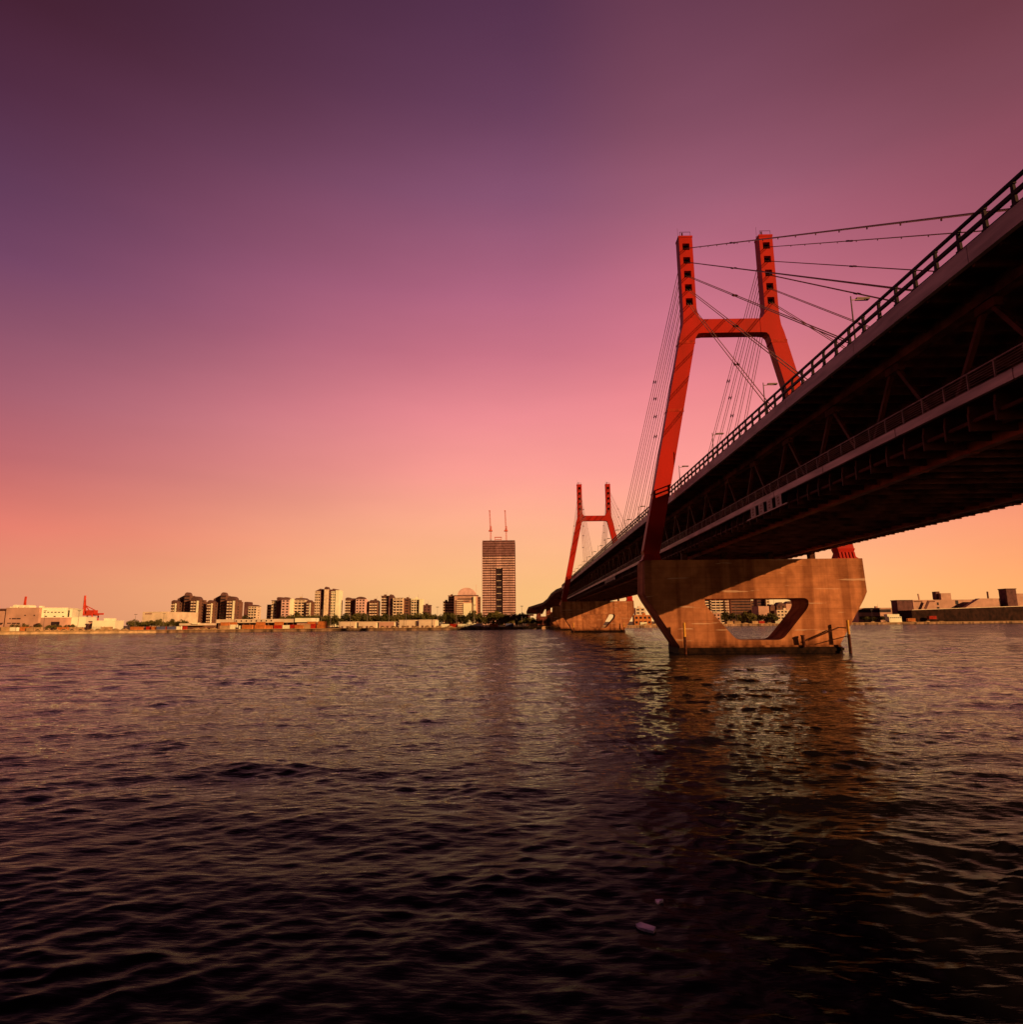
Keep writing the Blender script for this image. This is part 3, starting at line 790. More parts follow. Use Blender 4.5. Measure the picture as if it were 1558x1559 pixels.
wing(b, 494, 499.5, 897, 738, 16, 'none', 'dome', 'slab', rise=3); wing(b, 500, 504, 898, 742, 16, 'grid', 'flat', 'maroon')
wing(b, 504.3, 511, 900, 742, 22, 'balcony', 'gable', 'white', rise=3); wing(b, 511.2, 516.5, 899, 741, 16, 'none', 'flat', 'white')
b = bld('apartment_block', 540, 745, 'maroon left wing apartment block with rounded shoulders and a pale grid front in the middle', 'apartment block')
wing(b, 526, 534, 912, 748, 14, 'balcony', 'dome', 'brown', rise=2); wing(b, 534.3, 541.5, 911.5, 752, 14, 'none', 'flat', 'maroon')
wing(b, 542, 556, 912, 742, 14, 'grid', 'dome', 'spandrel', rise=2.8)
b = bld('apartment_block', 567, 750, 'dark hipped apartment block just right of the pale grid front', 'apartment block')
wing(b, 558, 562, 916, 755, 12, 'none', 'flat', 'maroon'); wing(b, 562.3, 575, 916, 748, 14, 'balcony', 'hip', 'brown', rise=2)
b = bld('apartment_block', 600, 750, 'cluster with a pointed gable wing between a square wing and a stepped pink wing', 'apartment block')
wing(b, 581, 591, 908, 752, 14, 'balcony', 'cap', 'brown'); wing(b, 592, 598, 909, 748, 14, 'none', 'gable', 'maroon', rise=3.2)
wing(b, 598.3, 614, 910, 745, 14, 'balcony', 'mono', 'cream', rise=0.1); wing(b, 615, 624, 912, 750, 14, 'grid', 'cap', 'brown')
b = bld('apartment_block', 635, 750, 'bright cream square block with a dark foot', 'apartment block')
wing(b, 626, 638, 912, 752, 14, 'balcony', 'flat', 'white'); wing(b, 638.5, 643, 912.5, 748, 14, 'none', 'flat', 'white'); 
b = bld('apartment_block', 650, 755, 'small dark brown block at the right end of the apartment row', 'apartment block'); wing(b, 645.5, 655, 922, 755, 12, 'grid', 'cap', 'maroon')

# domed hotel
b = bld('domed_building', 705, 780, 'pink hotel block crowned by a wide round dome, left of the tall tower', 'hotel')
wing(b, 675, 682.5, 916, 790, 14, 'balcony', 'flat', 'brown'); wing(b, 682.8, 691.5, 907.5, 785, 14, 'bands', 'cap', 'pink')
wing(b, 692, 727, 907, 778, 18, 'none', 'cap', 'pink'); wing(b, 727.3, 731, 909, 785, 14, 'grid', 'flat', 'brown')
A = at(693, 907, 777); B = at(726.5, 907, 777); Tz = A.z
for i in range(13): MB().box(A.x + 2, A.x + 10, 775.9, 777.9, GZ + i * 2.4 + 1, GZ + i * 2.4 + 2.1).build('balcony', 'slab', b)
MB().box(A.x + 10.5, A.x + 20.5, 776.2, 777.95, GZ + 0.5, Tz - 9).build('glass_front', 'white', b)
MB().box(A.x + 4, B.x - 6, 776.8, 777.9, Tz - 4.2, Tz - 3.4).build('window_band', 'window', b)
MB().box(A.x + 8, B.x - 9, 776.8, 777.9, Tz - 6.8, Tz - 6.2).build('window_band', 'window', b)
MB().box(B.x - 4.5, B.x - 1.5, 776.0, 777.95, GZ, Tz - 1).build('stair_tower', 'white', b)
dm = MB(); cx_, hw_ = at(710.5, 907, 780).x, (at(724, 907, 780) - at(697, 907, 780)).x / 2
pts = [(cx_ + hw_ * cos(t), Tz + 1.0 + 9.0 * sin(t)) for t in [pi * k / 16 for k in range(17)]]
dm.prism(pts, 780, 796); dm.build('dome', 'spandrel', b)
MB().tube((cx_ + 12, 779, Tz), (cx_ + 12, 779, Tz + 14), 0.12, 4).build('mast', 'crane_pink', b)

# tall tower with two cranes
YT = 950
b = bld('office_tower', 760, YT, 'tallest tower of maroon and pink floors with a dark central slot, topped by two cranes', 'tower')
A = at(734.5, 824, YT); B = at(784.5, 823.5, YT); x0, x1, zt = A.x, B.x, A.z
MB().box(x0 + 0.6, x1 - 0.6, YT, YT + 45, GZ, zt).build('core_wall', 'maroon', b)
NF = 34; fh = (zt - GZ) / NF; wd = x1 - x0
s0, s1 = x0 + wd * 0.41, x0 + wd * 0.61
MB().box(s0 + 0.5, s1 - 0.5, YT - 0.3, YT - 0.003, GZ, GZ + 23 * fh).build('slot_glass', 'window', b)
for i in range(NF):
    z = GZ + i * fh; up_ = i > 27
    if i < 23:
        for spans in (((x0, x0 + wd * 0.235), (x0 + wd * 0.265, s0), (x0 + 0.3, s0 - 0.3)), ((s1, x0 + wd * 0.79), (x0 + wd * 0.82, x1), (s1 + 0.3, x1 - 0.3))):
            m = MB()
            for (a_, c_) in spans[:2]: m.box(a_, c_, YT - 0.9, YT - 0.003, z, z + fh * 0.5)
            m.box(*spans[2], YT - 0.6, YT - 0.004, z + 0.1, z + fh * 0.58)
            if spans[0][0] == s1: m.box(x1 - 0.59, x1 + 0.01, YT - 0.89, YT + 45, z + 0.01, z + fh * 0.5 - 0.01)
            m.build('floor_band', 'spandrel', b)
        continue
    m = MB()
    m.box(x0, x1, YT - 0.9, YT - 0.003, z, z + fh * (0.5 if not up_ else 0.72))
    m.box(x1 - 0.59, x1 + 0.01, YT - 0.89, YT + 45, z + 0.01, z + fh * 0.5 - 0.01)
    m.build('floor_band', 'spandrel' if not up_ else 'spandrel_dk', b)
m = MB()
for q in (0.0, 0.06, 0.12, 0.18, 0.245, 0.31, 0.36, 0.405, 0.61, 0.67, 0.73, 0.79, 0.85, 0.91, 0.985):
    m = MB(); m.box(x0 + wd * q, x0 + wd * q + 0.55, YT - 1.1, YT - 0.004, GZ, zt - 2); m.build('pilaster', 'maroon', b)
m = MB()
for i in range(9): m.box(s0 + 1, s1 - 2, YT - 0.5, YT - 0.003, GZ + 8 + i * 9.5, GZ + 8.7 + i * 9.5)
m.build('slot_bridge', 'slab', b)
MB().box(x0 + 0.3, x1 - 0.3, YT - 1.0, YT + 45, zt, zt + 0.9).build('parapet', 'maroon', b)
def tower_crane(px, lab):
    X_ = at(px, 823, YT + 12).x; zb = zt + 0.9
    t = thing('tower_crane', (X_, YT + 12, zb), lab, 'crane', 'cranes on the tall tower')
    def lattice(mb, p, q, w, n):
        p, q = Vector(p), Vector(q); d_ = q - p
        for a_, c_ in ((-1, -1), (1, -1), (1, 1), (-1, 1)): mb.tube(p + Vector((a_ * w, c_ * w, 0)), q + Vector((a_ * w * 0.7, c_ * w * 0.7, 0)), 0.36, 4)
        for i in range(n):
            s_ = 1 if i % 2 else -1
            mb.tube(p + d_ * (i / n) + Vector((s_ * w, -w, 0)), p + d_ * ((i + 1) / n) + Vector((-s_ * w, -w, 0)), 0.26, 4)
        return mb
    z1 = at(px, 809, YT + 12).z; z2 = at(px, 779, YT + 12).z; z15 = at(px, 801, YT + 12).z
    lattice(MB(), (X_, YT + 12, zb), (X_, YT + 12, z1), 0.9, 6).build('mast', 'crane_pink', t)
    MB().box(X_ - 3.2, X_ + 2.4, YT + 10, YT + 15, z1, z1 + 1.8).box(X_ - 1.6, X_ + 0.4, YT + 10, YT + 12, z1 + 1.8, z1 + 3.4).build('slewing_cab', 'crane_pink', t)
    lattice(MB(), (X_ + 0.3, YT + 12, z1 + 1.8), (X_ + 0.3, YT + 12, z15), 1.0, 4).build('a_frame', 'crane_pink', t)
    lattice(MB(), (X_ - 0.3, YT + 10, z1 + 1.8), (X_ - 1.4, YT + 4, z2), 0.75, 14).build('jib', 'crane_pink', t)
    MB().box(X_ - 2.6, X_ - 0.4, YT + 3.4, YT + 4.6, z2 - 0.5, z2 + 0.6).build('jib_head', 'crane_pink', t)
tower_crane(747.5, 'left one of the two upright cranes on the tall tower roof'); tower_crane(771, 'right one of the two upright cranes on the tall tower roof')
g = thing('roof_gantry', (at(759, 822, YT).x, YT + 5, zt + 0.9), 'small red gantry frame between the two roof cranes', 'gantry')
gx0, gx1 = at(753.5, 822, YT).x, at(763.5, 822, YT).x
m = MB()
for xx in (gx0, gx1): m.box(xx - 0.3, xx + 0.3, YT + 4, YT + 6, zt + 0.9, zt + 6)
m.build('leg', 'crane_pink', g); MB().box(gx0 - 0.6, gx1 + 0.6, YT + 3.8, YT + 6.2, zt + 6, zt + 7).build('beam', 'crane_pink', g); MB().box(gx0 + 0.3, gx1 - 0.3, YT + 4, YT + 6, zt + 2.6, zt + 3.3).build('beam', 'crane_pink', g)

# left industrial shore
b = bld('warehouse', 30, 540, 'large pale pink windowed hall with three white roof domes at the left edge', 'warehouse')
wing(b, -60, 9.5, 928, 540, 40, 'none', 'flat', 'pink'); wing(b, 10, 60, 926, 538, 40, 'none', 'flat', 'pink')
A = at(0, 927, 538)
for (p0, p1, q0) in ((14, 16, 941), (18, 24, 941), (25, 31, 941), (11, 13, 948), (14, 16, 948), (18, 24, 948), (25, 30, 948), (37, 39, 936), (51, 53, 936), (0, 4, 948)):
    u = at(p0, q0, 537.8); v = at(p1, q0 + 1.6, 537.8); MB().box(u.x, v.x, 537.9, 537.997, v.z, u.z).build('window', 'window', b)
for (p0, p1) in ((13, 15.5), (17, 24), (27, 33.5), (36.5, 43)):
    u = at(p0, 926, 540); v = at(p1, 926, 540); r_ = (v.x - u.x) / 2
    pts = [((u.x + v.x) / 2 + r_ * cos(t), u.z + 0.5 + min(2.6, r_ * 1.3) * sin(t)) for t in [pi * k / 10 for k in range(11)]]
    MB().prism(pts, 541, 549).build('roof_dome', 'white', b)
MB().box(at(-20, 927, 539).x, at(9.5, 927, 539).x, 538.6, 539.9, at(0, 929, 539).z, at(0, 926.5, 539).z).build('canopy', 'maroon', b)

def gantry_crane(pts_px, Y, lab, boom):
    X0 = at(pts_px[0], 940, Y).x
    t = thing('harbour_crane', (X0, Y, GZ), lab, 'crane', 'red harbour cranes behind the left quay')
    xl, xr = at(pts_px[0], 940, Y).x, at(pts_px[1], 940, Y).x; zt_ = at(pts_px[0], pts_px[2], Y).z; zb = at(pts_px[0], pts_px[3], Y).z
    m = MB()
    for x_ in (xl, xr):
        for y_ in (Y, Y + 12): m.beam((x_, y_, GZ), (x_, y_, zb), 1.4, 1.4)
    m.beam((xl, Y, zb), (xr, Y, zb), 2, 2); m.beam((xl, Y + 12, zb), (xr, Y + 12, zb), 2, 2); m.beam((xl, Y, zb * 0.55), (xr, Y, zb * 0.55), 1.2, 1.2)
    m.build('portal_frame', 'crane', t)
    m = MB(); m.beam((xl, Y + 4, zb), (xl + boom * 0.3, Y + 4, zt_), 2.0, 2.0); m.beam((xl + 3, Y + 4, zb), (xl + boom * 0.3, Y + 4, zt_), 1.3, 1.3)
    for k in range(8):
        z_ = zb + (zt_ - zb) * k / 8; m.beam((xl, Y + 4, z_), (xl + 3 - k * 0.3, Y + 4, z_ + 2), 0.5, 0.5)
    m.build('raised_boom', 'crane', t)
    m = MB(); m.beam((xl + boom * 0.3, Y + 4, zt_ - 12), (xr, Y + 4, zb + 6), 0.9, 0.9); m.beam((xl, Y + 4, zb + 14), (xr - 4, Y + 4, zb + 2), 0.9, 0.9); m.build('stay', 'crane', t)
    m = MB(); m.box(xr - 9, xr + 1, Y + 1, Y + 9, zb + 1, zb + 6); m.beam((xl, Y + 4, zb + 1), (xr + 12, Y + 4, zb + 1), 1.5, 2.2); m.build('machine_house', 'crane', t)
gantry_crane((123, 140, 906.5, 936), 820, 'large red harbour crane with its boom raised, behind the low white halls', 0)
gantry_crane((31, 37, 908, 935), 900, 'smaller red harbour crane rising behind the domed hall', 4)

b = bf = bld('factory_building', 85, 545, 'bright cream sunlit factory block with a roof hut and a row of small windows', 'factory')
wing(b, 63, 101, 926, 545, 30, 'none', 'flat', 'white'); wing(b, 101.3, 104.5, 927.5, 542, 30, 'none', 'flat', 'white')
u, v = at(66, 922.5, 547), at(70, 926, 547); MB().box(u.x, v.x, 547, 552, v.z, u.z).build('roof_hut', 'white', b)
for k in range(6):
    u = at(69.5 + k * 4.6, 932, 544.8); MB().box(u.x, u.x + 1.5, 544.9, 544.997, u.z - 0.4, u.z + 0.4).build('window', 'window', b)
for k in range(3):
    u = at(71 + k * 11, 938, 544.8); MB().box(u.x, u.x + 1.6, 544.9, 544.997, u.z - 0.6, u.z + 0.3).build('window', 'window', b)
bf.rotation_euler.z = radians(20)
b = bld('warehouse', 77, 525, 'shaded brown shed with a big dark doorway, in front of the cream factory', 'warehouse')
wing(b, 62, 91, 941, 525, 18, 'none', 'flat', 'pink'); u, v = at(78, 946.5, 524.9), at(90, 954, 524.9); MB().box(u.x, v.x, 524.8, 524.997, GZ, u.z).build('door', 'window', b)
b = bld('warehouse', 118, 540, 'long low white hall right of the cream factory', 'warehouse'); wing(b, 103, 130, 940, 540, 20, 'none', 'flat', 'white'); wing(b, 131, 154, 947, 534, 20, 'none', 'cap', 'pink'); b.rotation_euler.z = radians(12)
b = bld('warehouse', 160, 530, 'low white hall with a square stair block at its right end', 'warehouse')
wing(b, 143, 174, 945.5, 530, 18, 'none', 'flat', 'white'); wing(b, 161, 168.5, 942, 535, 14, 'none', 'flat', 'white'); b.rotation_euler.z = radians(12)
b = bld('warehouse', 240, 640, 'long pale windowless shed left of the twin apartment blocks', 'warehouse')
wing(b, 217.5, 255, 932, 640, 62, 'none', 'flat', 'cream')
u, v = at(221, 933.6, 639.9), at(231, 935.2, 639.9); m = MB()
for k in range(9): m.box(u.x + k * 0.8, u.x + k * 0.8 + 0.5, 639.9, 639.997, v.z, u.z)
m.build('lettering', 'mark', b)

b = bld('terminal_shed', 400, 505, 'long low terminal with a pale fascia and open shaded bays', 'shed')
u, v = at(334, 943, 505), at(452, 947.5, 505)
MB().box(u.x, v.x, 500, 530, v.z, u.z).build('fascia_roof', 'cream', b); MB().box(u.x + 1, v.x - 1, 512, 528, GZ, v.z - 0.003).build('rear_wall', 'brown', b)
for k in range(13):
    xx = u.x + 1.5 + k * (v.x - u.x - 3) / 12; MB().box(xx - 0.3, xx + 0.3, 501, 501.8, GZ, v.z - 0.003).build('column', 'brown', b)
for k in range(8):
    xx = at(360 + k * 7.6, 945, 500).x; zz = (u.z + v.z) / 2; MB().box(xx - 0.5, xx + 0.5, 499.9, 499.997, zz - 0.5, zz + 0.6).build('vent', 'window', b)
u, v = at(450, 941, 500), at(473.5, 946.5, 500); MB().box(u.x, v.x, 499, 520, v.z - 0.2, u.z).build('end_block', 'white', b); MB().box(u.x + 1, v.x - 1, 501, 519, GZ, v.z - 0.204).build('end_wall', 'pink', b)
b = bld('terminal_shed', 300, 520, 'small flat-roofed pavilion below the left twin apartment block', 'shed')
u, v = at(278, 949, 520), at(316, 952, 520); MB().box(u.x, v.x, 515, 535, v.z, u.z).build('roof', 'cream', b); MB().box(u.x + 1, v.x - 1, 518, 533, GZ, v.z - 0.003).build('wall', 'brown', b)
u, v = at(296, 948, 518), at(305, 950, 518); MB().box(u.x, v.x, 514, 518, v.z, u.z).build('sign_panel', 'white', b)

WL = ['first shaded pink shed of the quay row, nearest the terminal', 'second shed of the quay row, pink with a bright corner', 'middle shed of the quay row, in duller shade', 'fourth shed of the quay row, pale and tall', 'last shed of the quay row, with a sunlit right end']
for (p0, p1, pt, Y), lab in zip(((516, 541, 947, 500), (546, 573, 947, 500), (577, 600, 947, 500), (608, 632, 944.5, 500), (638, 663, 944, 498)), WL):
    b = bld('quay_shed', (p0 + p1) / 2, Y, lab, 'shed', 'pale sheds in a row on the quay')
    u, v = at(p0, pt, Y), at(p1, pt, Y)
    MB().box(u.x, v.x, Y, Y + 14, GZ, u.z).build('wall', 'cream' if p0 != 577 else 'pink', b)  # duller pink on the middle shed stands in for its shade
    MB().box(u.x - 0.3, v.x + 0.3, Y - 0.3, Y + 14.3, u.z + 0.003, u.z + 0.35).build('roof', 'slab', b)
    MB().box(v.x + 0.003, v.x + 0.9, Y + 1, Y + 13, GZ, u.z - 0.3).build('end_wall', 'white', b)  # white colour stands in for sun on the right end
    for k in range(3):
        xx = u.x + 2 + k * 4; MB().box(xx, xx + 1.6, Y - 0.08, Y - 0.003, GZ, GZ + 1.6).build('door', 'brown', b)

# right shore, behind the bridge
b = bld('apartment_block', 1092, 760, 'wide apartment slab with pink balconies seen through the left of the pier opening', 'apartment block')
wing(b, 1040, 1080.5, 905, 762, 14, 'balcony', 'flat', 'brown'); wing(b, 1081, 1102, 904, 760, 14, 'balcony', 'flat', 'cream'); wing(b, 1102.4, 1109, 904, 758, 14, 'balcony', 'flat', 'pink')
b = bld('apartment_block', 1126, 770, 'dark long apartment slab in the middle of the pier opening', 'apartment block'); wing(b, 1112, 1143, 906, 770, 14, 'bands', 'flat', 'brown')
b = bld('apartment_block', 1160, 770, 'narrow dark block with a pale right edge in the pier opening', 'apartment block'); wing(b, 1152, 1165.5, 903, 772, 12, 'bands', 'flat', 'maroon'); wing(b, 1166, 1171.5, 906, 768, 12, 'grid', 'flat', 'cream')
b = bld('apartment_block', 1149, 800, 'small low block behind the gap in the pier opening', 'apartment block'); wing(b, 1143, 1151.5, 917, 800, 12, 'grid', 'flat', 'brown')
b = bld('warehouse', 1163, 690, 'blank pink box building below the narrow block in the pier opening', 'warehouse'); wing(b, 1155, 1171, 923.5, 690, 20, 'none', 'flat', 'pink')
b = bld('gabled_house', 1190, 740, 'gabled building with twin dark roofs at the right of the pier opening', 'building')
wing(b, 1173, 1180, 924, 745, 12, 'none', 'gable', 'brown', rise=3); wing(b, 1183, 1196, 922, 745, 12, 'grid', 'gable', 'brown', rise=4); wing(b, 1183, 1205, 929, 735, 8, 'grid', 'flat', 'cream'); wing(b, 1197, 1212, 919, 760, 12, 'none', 'gable', 'pink', rise=3)
MB().tube((at(1179, 925, 745).x, 745, 10), (at(1179, 925, 745).x, 745, at(1179, 913, 745).z), 0.35, 5, 0.1).build('spire', 'brown', b)
b = bld('warehouse', 1090, 640, 'small pink hut on the quay at the lower left of the pier opening', 'warehouse'); wing(b, 1080, 1097, 934, 640, 10, 'grid', 'flat', 'pink')
b = bld('warehouse', 1010, 610, 'low orange shed on the far quay between the two piers', 'warehouse'); wing(b, 966, 992, 937, 610, 10, 'grid', 'flat', 'orange')
b = bld('apartment_block', 985, 740, 'pale block behind trees between the two piers', 'apartment block'); wing(b, 968, 982, 926, 740, 12, 'grid', 'flat', 'cream')
b = bld('factory_building', 1345, 760, 'low long pink factory wing directly right of the near pier', 'factory'); wing(b, 1306, 1358, 926, 770, 20, 'bands', 'flat', 'pink', floors=2)
b = bld('factory_building', 1374, 740, 'square shaded brown hall left of the long pink factory', 'factory'); wing(b, 1366, 1389, 914.5, 740, 12, 'none', 'cap', 'maroon')
b = bld('factory_building', 1450, 760, 'long pink factory hall with rooftop blocks and a dark slanting stair', 'factory')
wing(b, 1390, 1522, 913.5, 760, 40, 'none', 'flat', 'pink')
for (p0, p1, q0, q1, mm) in ((1392, 1405, 915, 916.2, 'brown'), (1412, 1424, 915, 916.2, 'brown'), (1427, 1430, 917, 921, 'window'), (1455, 1460, 914, 920, 'window'), (1427, 1431, 924, 927, 'window'), (1455, 1460, 923, 926, 'window')):
    u, v = at(p0, q0, 759.8), at(p1, q1, 759.8); MB().box(u.x, v.x, 759.7, 759.99, v.z, u.z).build('window' if mm == 'window' else 'lettering', mm, b)
u, v = at(1425, 900.5, 765), at(1432, 911, 765); MB().box(u.x, v.x, 765, 772, v.z - 1, u.z).build('roof_tank', 'maroon', b)
u, v = at(1433, 903, 760), at(1449.5, 912, 760); MB().box(u.x, v.x, 760.5, 775, v.z - 1, u.z).build('roof_block', 'pink', b)
u, v = at(1409, 927, 756), at(1414, 915, 756); MB().beam(u, v, 0.9, 2.6).build('stair', 'maroon', b)
u, v = at(1398, 904, 765), at(1399.5, 912, 765); MB().beam(u, v + Vector((0.4, 0, -1)), 1.2, 1.2).build('chimney', 'pink', b)
b = bld('factory_building', 1495, 745, 'mauve shed with a slanting ramp roof in front of the pink factory', 'factory')
u0_, u1_, u2_, u3_ = at(1470, 925, 745), at(1492, 911, 745), at(1500, 911, 745), at(1523, 911, 745)
MB().prism([(u0_.x, GZ), (u3_.x, GZ), (u3_.x, u3_.z), (u2_.x, u2_.z), (u1_.x, u1_.z), (u0_.x, u0_.z)], 745, 752).build('wall', 'pink', b)
u, v = at(1504, 900.5, 750), at(1506.5, 911, 750); MB().box(u.x, v.x, 750, 752, v.z, u.z).build('chimney', 'brown', b)
b = bld('factory_building', 1545, 740, 'tall dark brown block at the right edge of the picture', 'factory'); wing(b, 1532, 1547, 897, 740, 12, 'none', 'cap', 'maroon'); wing(b, 1547.5, 1600, 904, 745, 25, 'none', 'flat', 'pink')
b = bld('wharf_shed', 1470, 722, 'very long dark wharf shed with a thin pale roof edge along the right shore', 'shed')
for (pa, pb, Ya, Yb, ta, tb) in ((1388, 1470, 682, 700, 929, 926), (1470, 1558, 701, 738, 926, 923), (1558, 1640, 739, 772, 923, 921)):
    a_, c_ = at(pa, ta, Ya + 4), at(pb, tb, Yb + 4)
    n = MB(); n.v = [(a_.x, a_.y, GZ), (c_.x, c_.y, GZ), (c_.x, c_.y + 25, GZ), (a_.x, a_.y + 25, GZ), (a_.x, a_.y, a_.z), (c_.x, c_.y, c_.z), (c_.x, c_.y + 25, c_.z), (a_.x, a_.y + 25, a_.z)]
    n.f = [(0, 3, 2, 1), (4, 5, 6, 7), (0, 1, 5, 4), (1, 2, 6, 5), (2, 3, 7, 6), (3, 0, 4, 7)]; n.build('wall', 'wharf', b)
    MB().beam((a_.x, a_.y - 0.6, a_.z + 0.3), (c_.x, c_.y - 0.6, c_.z + 0.3), 1.0, 0.5).build('roof_edge', 'cream', b)

# harbour clutter ------------------------------------------------------------
def make_container(m, lab, grp):
    t = thing('shipping_container', (0, 0, 0), lab, 'container', grp)
    b_ = MB(); b_.box(-3, 3, -1.2, 1.2, 0.1, 2.6)
    for k in range(14): b_.box(-2.85 + k * 0.42, -2.65 + k * 0.42, -1.26, -1.203, 0.25, 2.45)
    b_.build('body', m, t)
    e = MB()
    for sx in (-1, 1):
        for sy in (-1, 1): e.box(sx * 3.0 - 0.08 + 0.1 * sx, sx * 3.0 + 0.08 + 0.1 * sx, sy * 1.2 - 0.09, sy * 1.2 + 0.09, 0, 2.7)
    e.build('corner_post', 'brown', t); return t
def shore_y(x):
    for (x0, y0), (x1, y1) in zip(SL[:-1], SL[1:]):
        if x0 <= x <= x1: return y0 + (y1 - y0) * (x - x0) / (x1 - x0)
    return 500
CONT = {}
specs = [('orange', 'orange container standing on the quay'), ('red2', 'red container standing on the quay'), ('white', 'white container standing on the quay'), ('blue', 'dark blue container standing on the quay'), ('tan', 'tan container standing on the quay')]
for mm, lab in specs: CONT[mm] = [make_container(mm, lab, mm.replace('red2', 'red').capitalize() + ' containers on the quay'), False]
def container(mm, x, y, z=GZ, rz=0.0, s=1.0, lab=None):
    t, u_ = CONT[mm]
    if u_: t = copy_tree(t)
    CONT[mm][1] = True
    t.location = (x, y, z); t.rotation_euler.z = rz; t.scale = (s, s, s)
    t['label'] = lab or dict(specs)[mm]
rr = random.Random(11)
def spot(px, back=10):
    X_ = at(px, 955, 480).x
    for _ in range(4):
        y_ = shore_y(X_) + back; X_ = at(px, 955, y_).x
    return X_, shore_y(X_) + back
for px in list(range(3, 58, 9)) + [96, 108, 120, 150, 163]: 
    x, y = spot(px, 9 + rr.uniform(0, 8)); container(rr.choice(['tan', 'orange', 'white', 'tan']), x, y, rz=rr.uniform(-.2, .2), s=rr.uniform(0.9, 1.3))
for px in range(206, 282, 8):
    x, y = spot(px, 9 + rr.uniform(0, 8)); container(rr.choice(['orange', 'red2', 'orange', 'blue', 'white']), x, y, rz=rr.uniform(-.1, .1))
for px in (342, 353, 371, 377, 396, 408, 424, 436, 448, 456, 466, 474, 482, 490):
    x, y = spot(px, 12 + rr.uniform(0, 10)); container(rr.choice(['orange', 'red2', 'orange', 'tan', 'white']), x, y, rz=rr.uniform(-.1, .1), s=rr.uniform(1, 1.4))
    if rr.random() < 0.4: container('orange', x + 0.3, y, z=GZ + 2.75, s=1.0, lab='orange container stacked on another on the quay')
for px in (678, 690, 752, 776, 812, 980, 1003, 1112, 1124, 1150, 1160, 1186):
    x, y = spot(px, 9 + rr.uniform(0, 6)); container(rr.choice(['tan', 'red2', 'white', 'orange', 'blue']), x, y, rz=rr.uniform(-.2, .2))
for (px, py, mm, lab) in ((1386, 938, 'orange', 'bright orange container before the left end of the wharf shed'), (1419, 934, 'red2', 'red container raised on another before the wharf shed')):
    x, y = spot(px, 6); container(mm, x, y - 3, z=GZ + (3.0 if mm == 'red2' else 0.8), s=1.3, lab=lab)
b = bld('barge_cabin', 1361, 672, 'white two-tier cabin on the shore right of the near pier', 'cabin')
u, v = at(1351, 935, 668), at(1370, 938.5, 668); MB().box(u.x, v.x, 668, 674, v.z, u.z).build('upper_tier', 'white', b)
u, v = at(1353.5, 938.6, 668), at(1373, 943.5, 668); MB().box(u.x, v.x, 667.5, 675, GZ, u.z - 0.01).build('lower_tier', 'white', b)
m = MB()
for k in range(6): m.box(u.x + 1 + k * 2, u.x + 2.2 + k * 2, 667.4, 667.497, u.z - 1.6, u.z - 0.8)
m.build('window_row', 'window', b)

def make_car(m, lab, grp):
    mb = MB()
    mb.prism([(-2.2, 0.35), (2.2, 0.35), (2.25, 0.8), (1.3, 0.95), (0.75, 1.45), (-1.3, 1.45), (-1.9, 0.95), (-2.25, 0.85)], -0.85, 0.85)
    t = thing('parked_car', (0, 0, 0), lab, 'car', grp); mb.build('body', m, t)
    w = MB(); w.prism([(0.62, 0.97), (1.12, 0.97), (0.68, 1.38), (-1.22, 1.38), (-1.6, 0.97)], -0.87, -0.852); w.build('side_window', 'window', t)
    wh = MB()
    for x_ in (-1.4, 1.4): wh.tube((x_, -0.9, 0.34), (x_, 0.9, 0.34), 0.34, 10)
    wh.build('wheel', 'dark', t); return t
CARG = 'cars parked on the far quay'
c0 = make_car('white', 'white car in the bright parked row left of the tall tower', CARG); c0['group'] = 'pale cars parked in a row left of the tower'
for k in range(9):
    c = c0 if k == 0 else copy_tree(c0); x, y = spot(702 + k * 3.7, 12); c.location = (x, y, GZ + 0.1); c.rotation_euler.z = radians(75); c.scale = (1.5, 1.5, 1.7)
c1 = make_car('tan', 'tan car parked along the far quay edge', CARG); first = True
for px in list(range(60, 200, 13)) + list(range(515, 690, 17)) + list(range(1330, 1480, 21)) + [300, 312, 325, 984, 996, 1136, 1172]:
    c = c1 if first else copy_tree(c1); first = False
    x, y = spot(px, 5 + rr.uniform(0, 3)); c.location = (x, y, GZ); c.rotation_euler.z = rr.uniform(-0.3, 0.3)

# light poles on the far quay
def make_mast(h):
    t = thing('light_mast', (0, 0, 0), 'thin pale light mast standing on the far quay', 'light mast', 'light masts along the far quay')
    MB().tube((0, 0, 0), (0, 0, h), 0.16, 5, 0.1).build('pole', 'galv', t); MB().box(-1.1, 1.1, -0.3, 0.3, h, h + 0.35).build('lamp_head', 'galv', t); return t
m0 = make_mast(13); first = True
for px in (66, 118, 205, 248, 327, 357, 489, 503, 533, 559, 592, 618, 666, 695, 722, 795, 806, 1122, 1330, 1402):
    c = m0 if first else copy_tree(m0); first = False
    x, y = spot(px, 22 + rr.uniform(0, 15)); c.location = (x, y, GZ); c.scale = (1, 1, rr.uniform(0.8, 1.3))

# ------------------------------------------------------------------ light
AZ, TANK = radians(50), 0.375
EL = atan(TANK * sin(AZ))
sun = bpy.data.lights.new('sun', 'SUN'); sun.energy = 5.0; sun.angle = radians(0.5); sun.color = (1.0, 0.56, 0.21)
so = bpy.data.objects.new('sun', sun); COL.objects.link(so)
ld = Vector((-sin(AZ) * cos(EL), cos(AZ) * cos(EL), -sin(EL)))
so.rotation_euler = ld.to_track_quat('-Z', 'Y').to_euler()
so.location = (60, -60, 60)

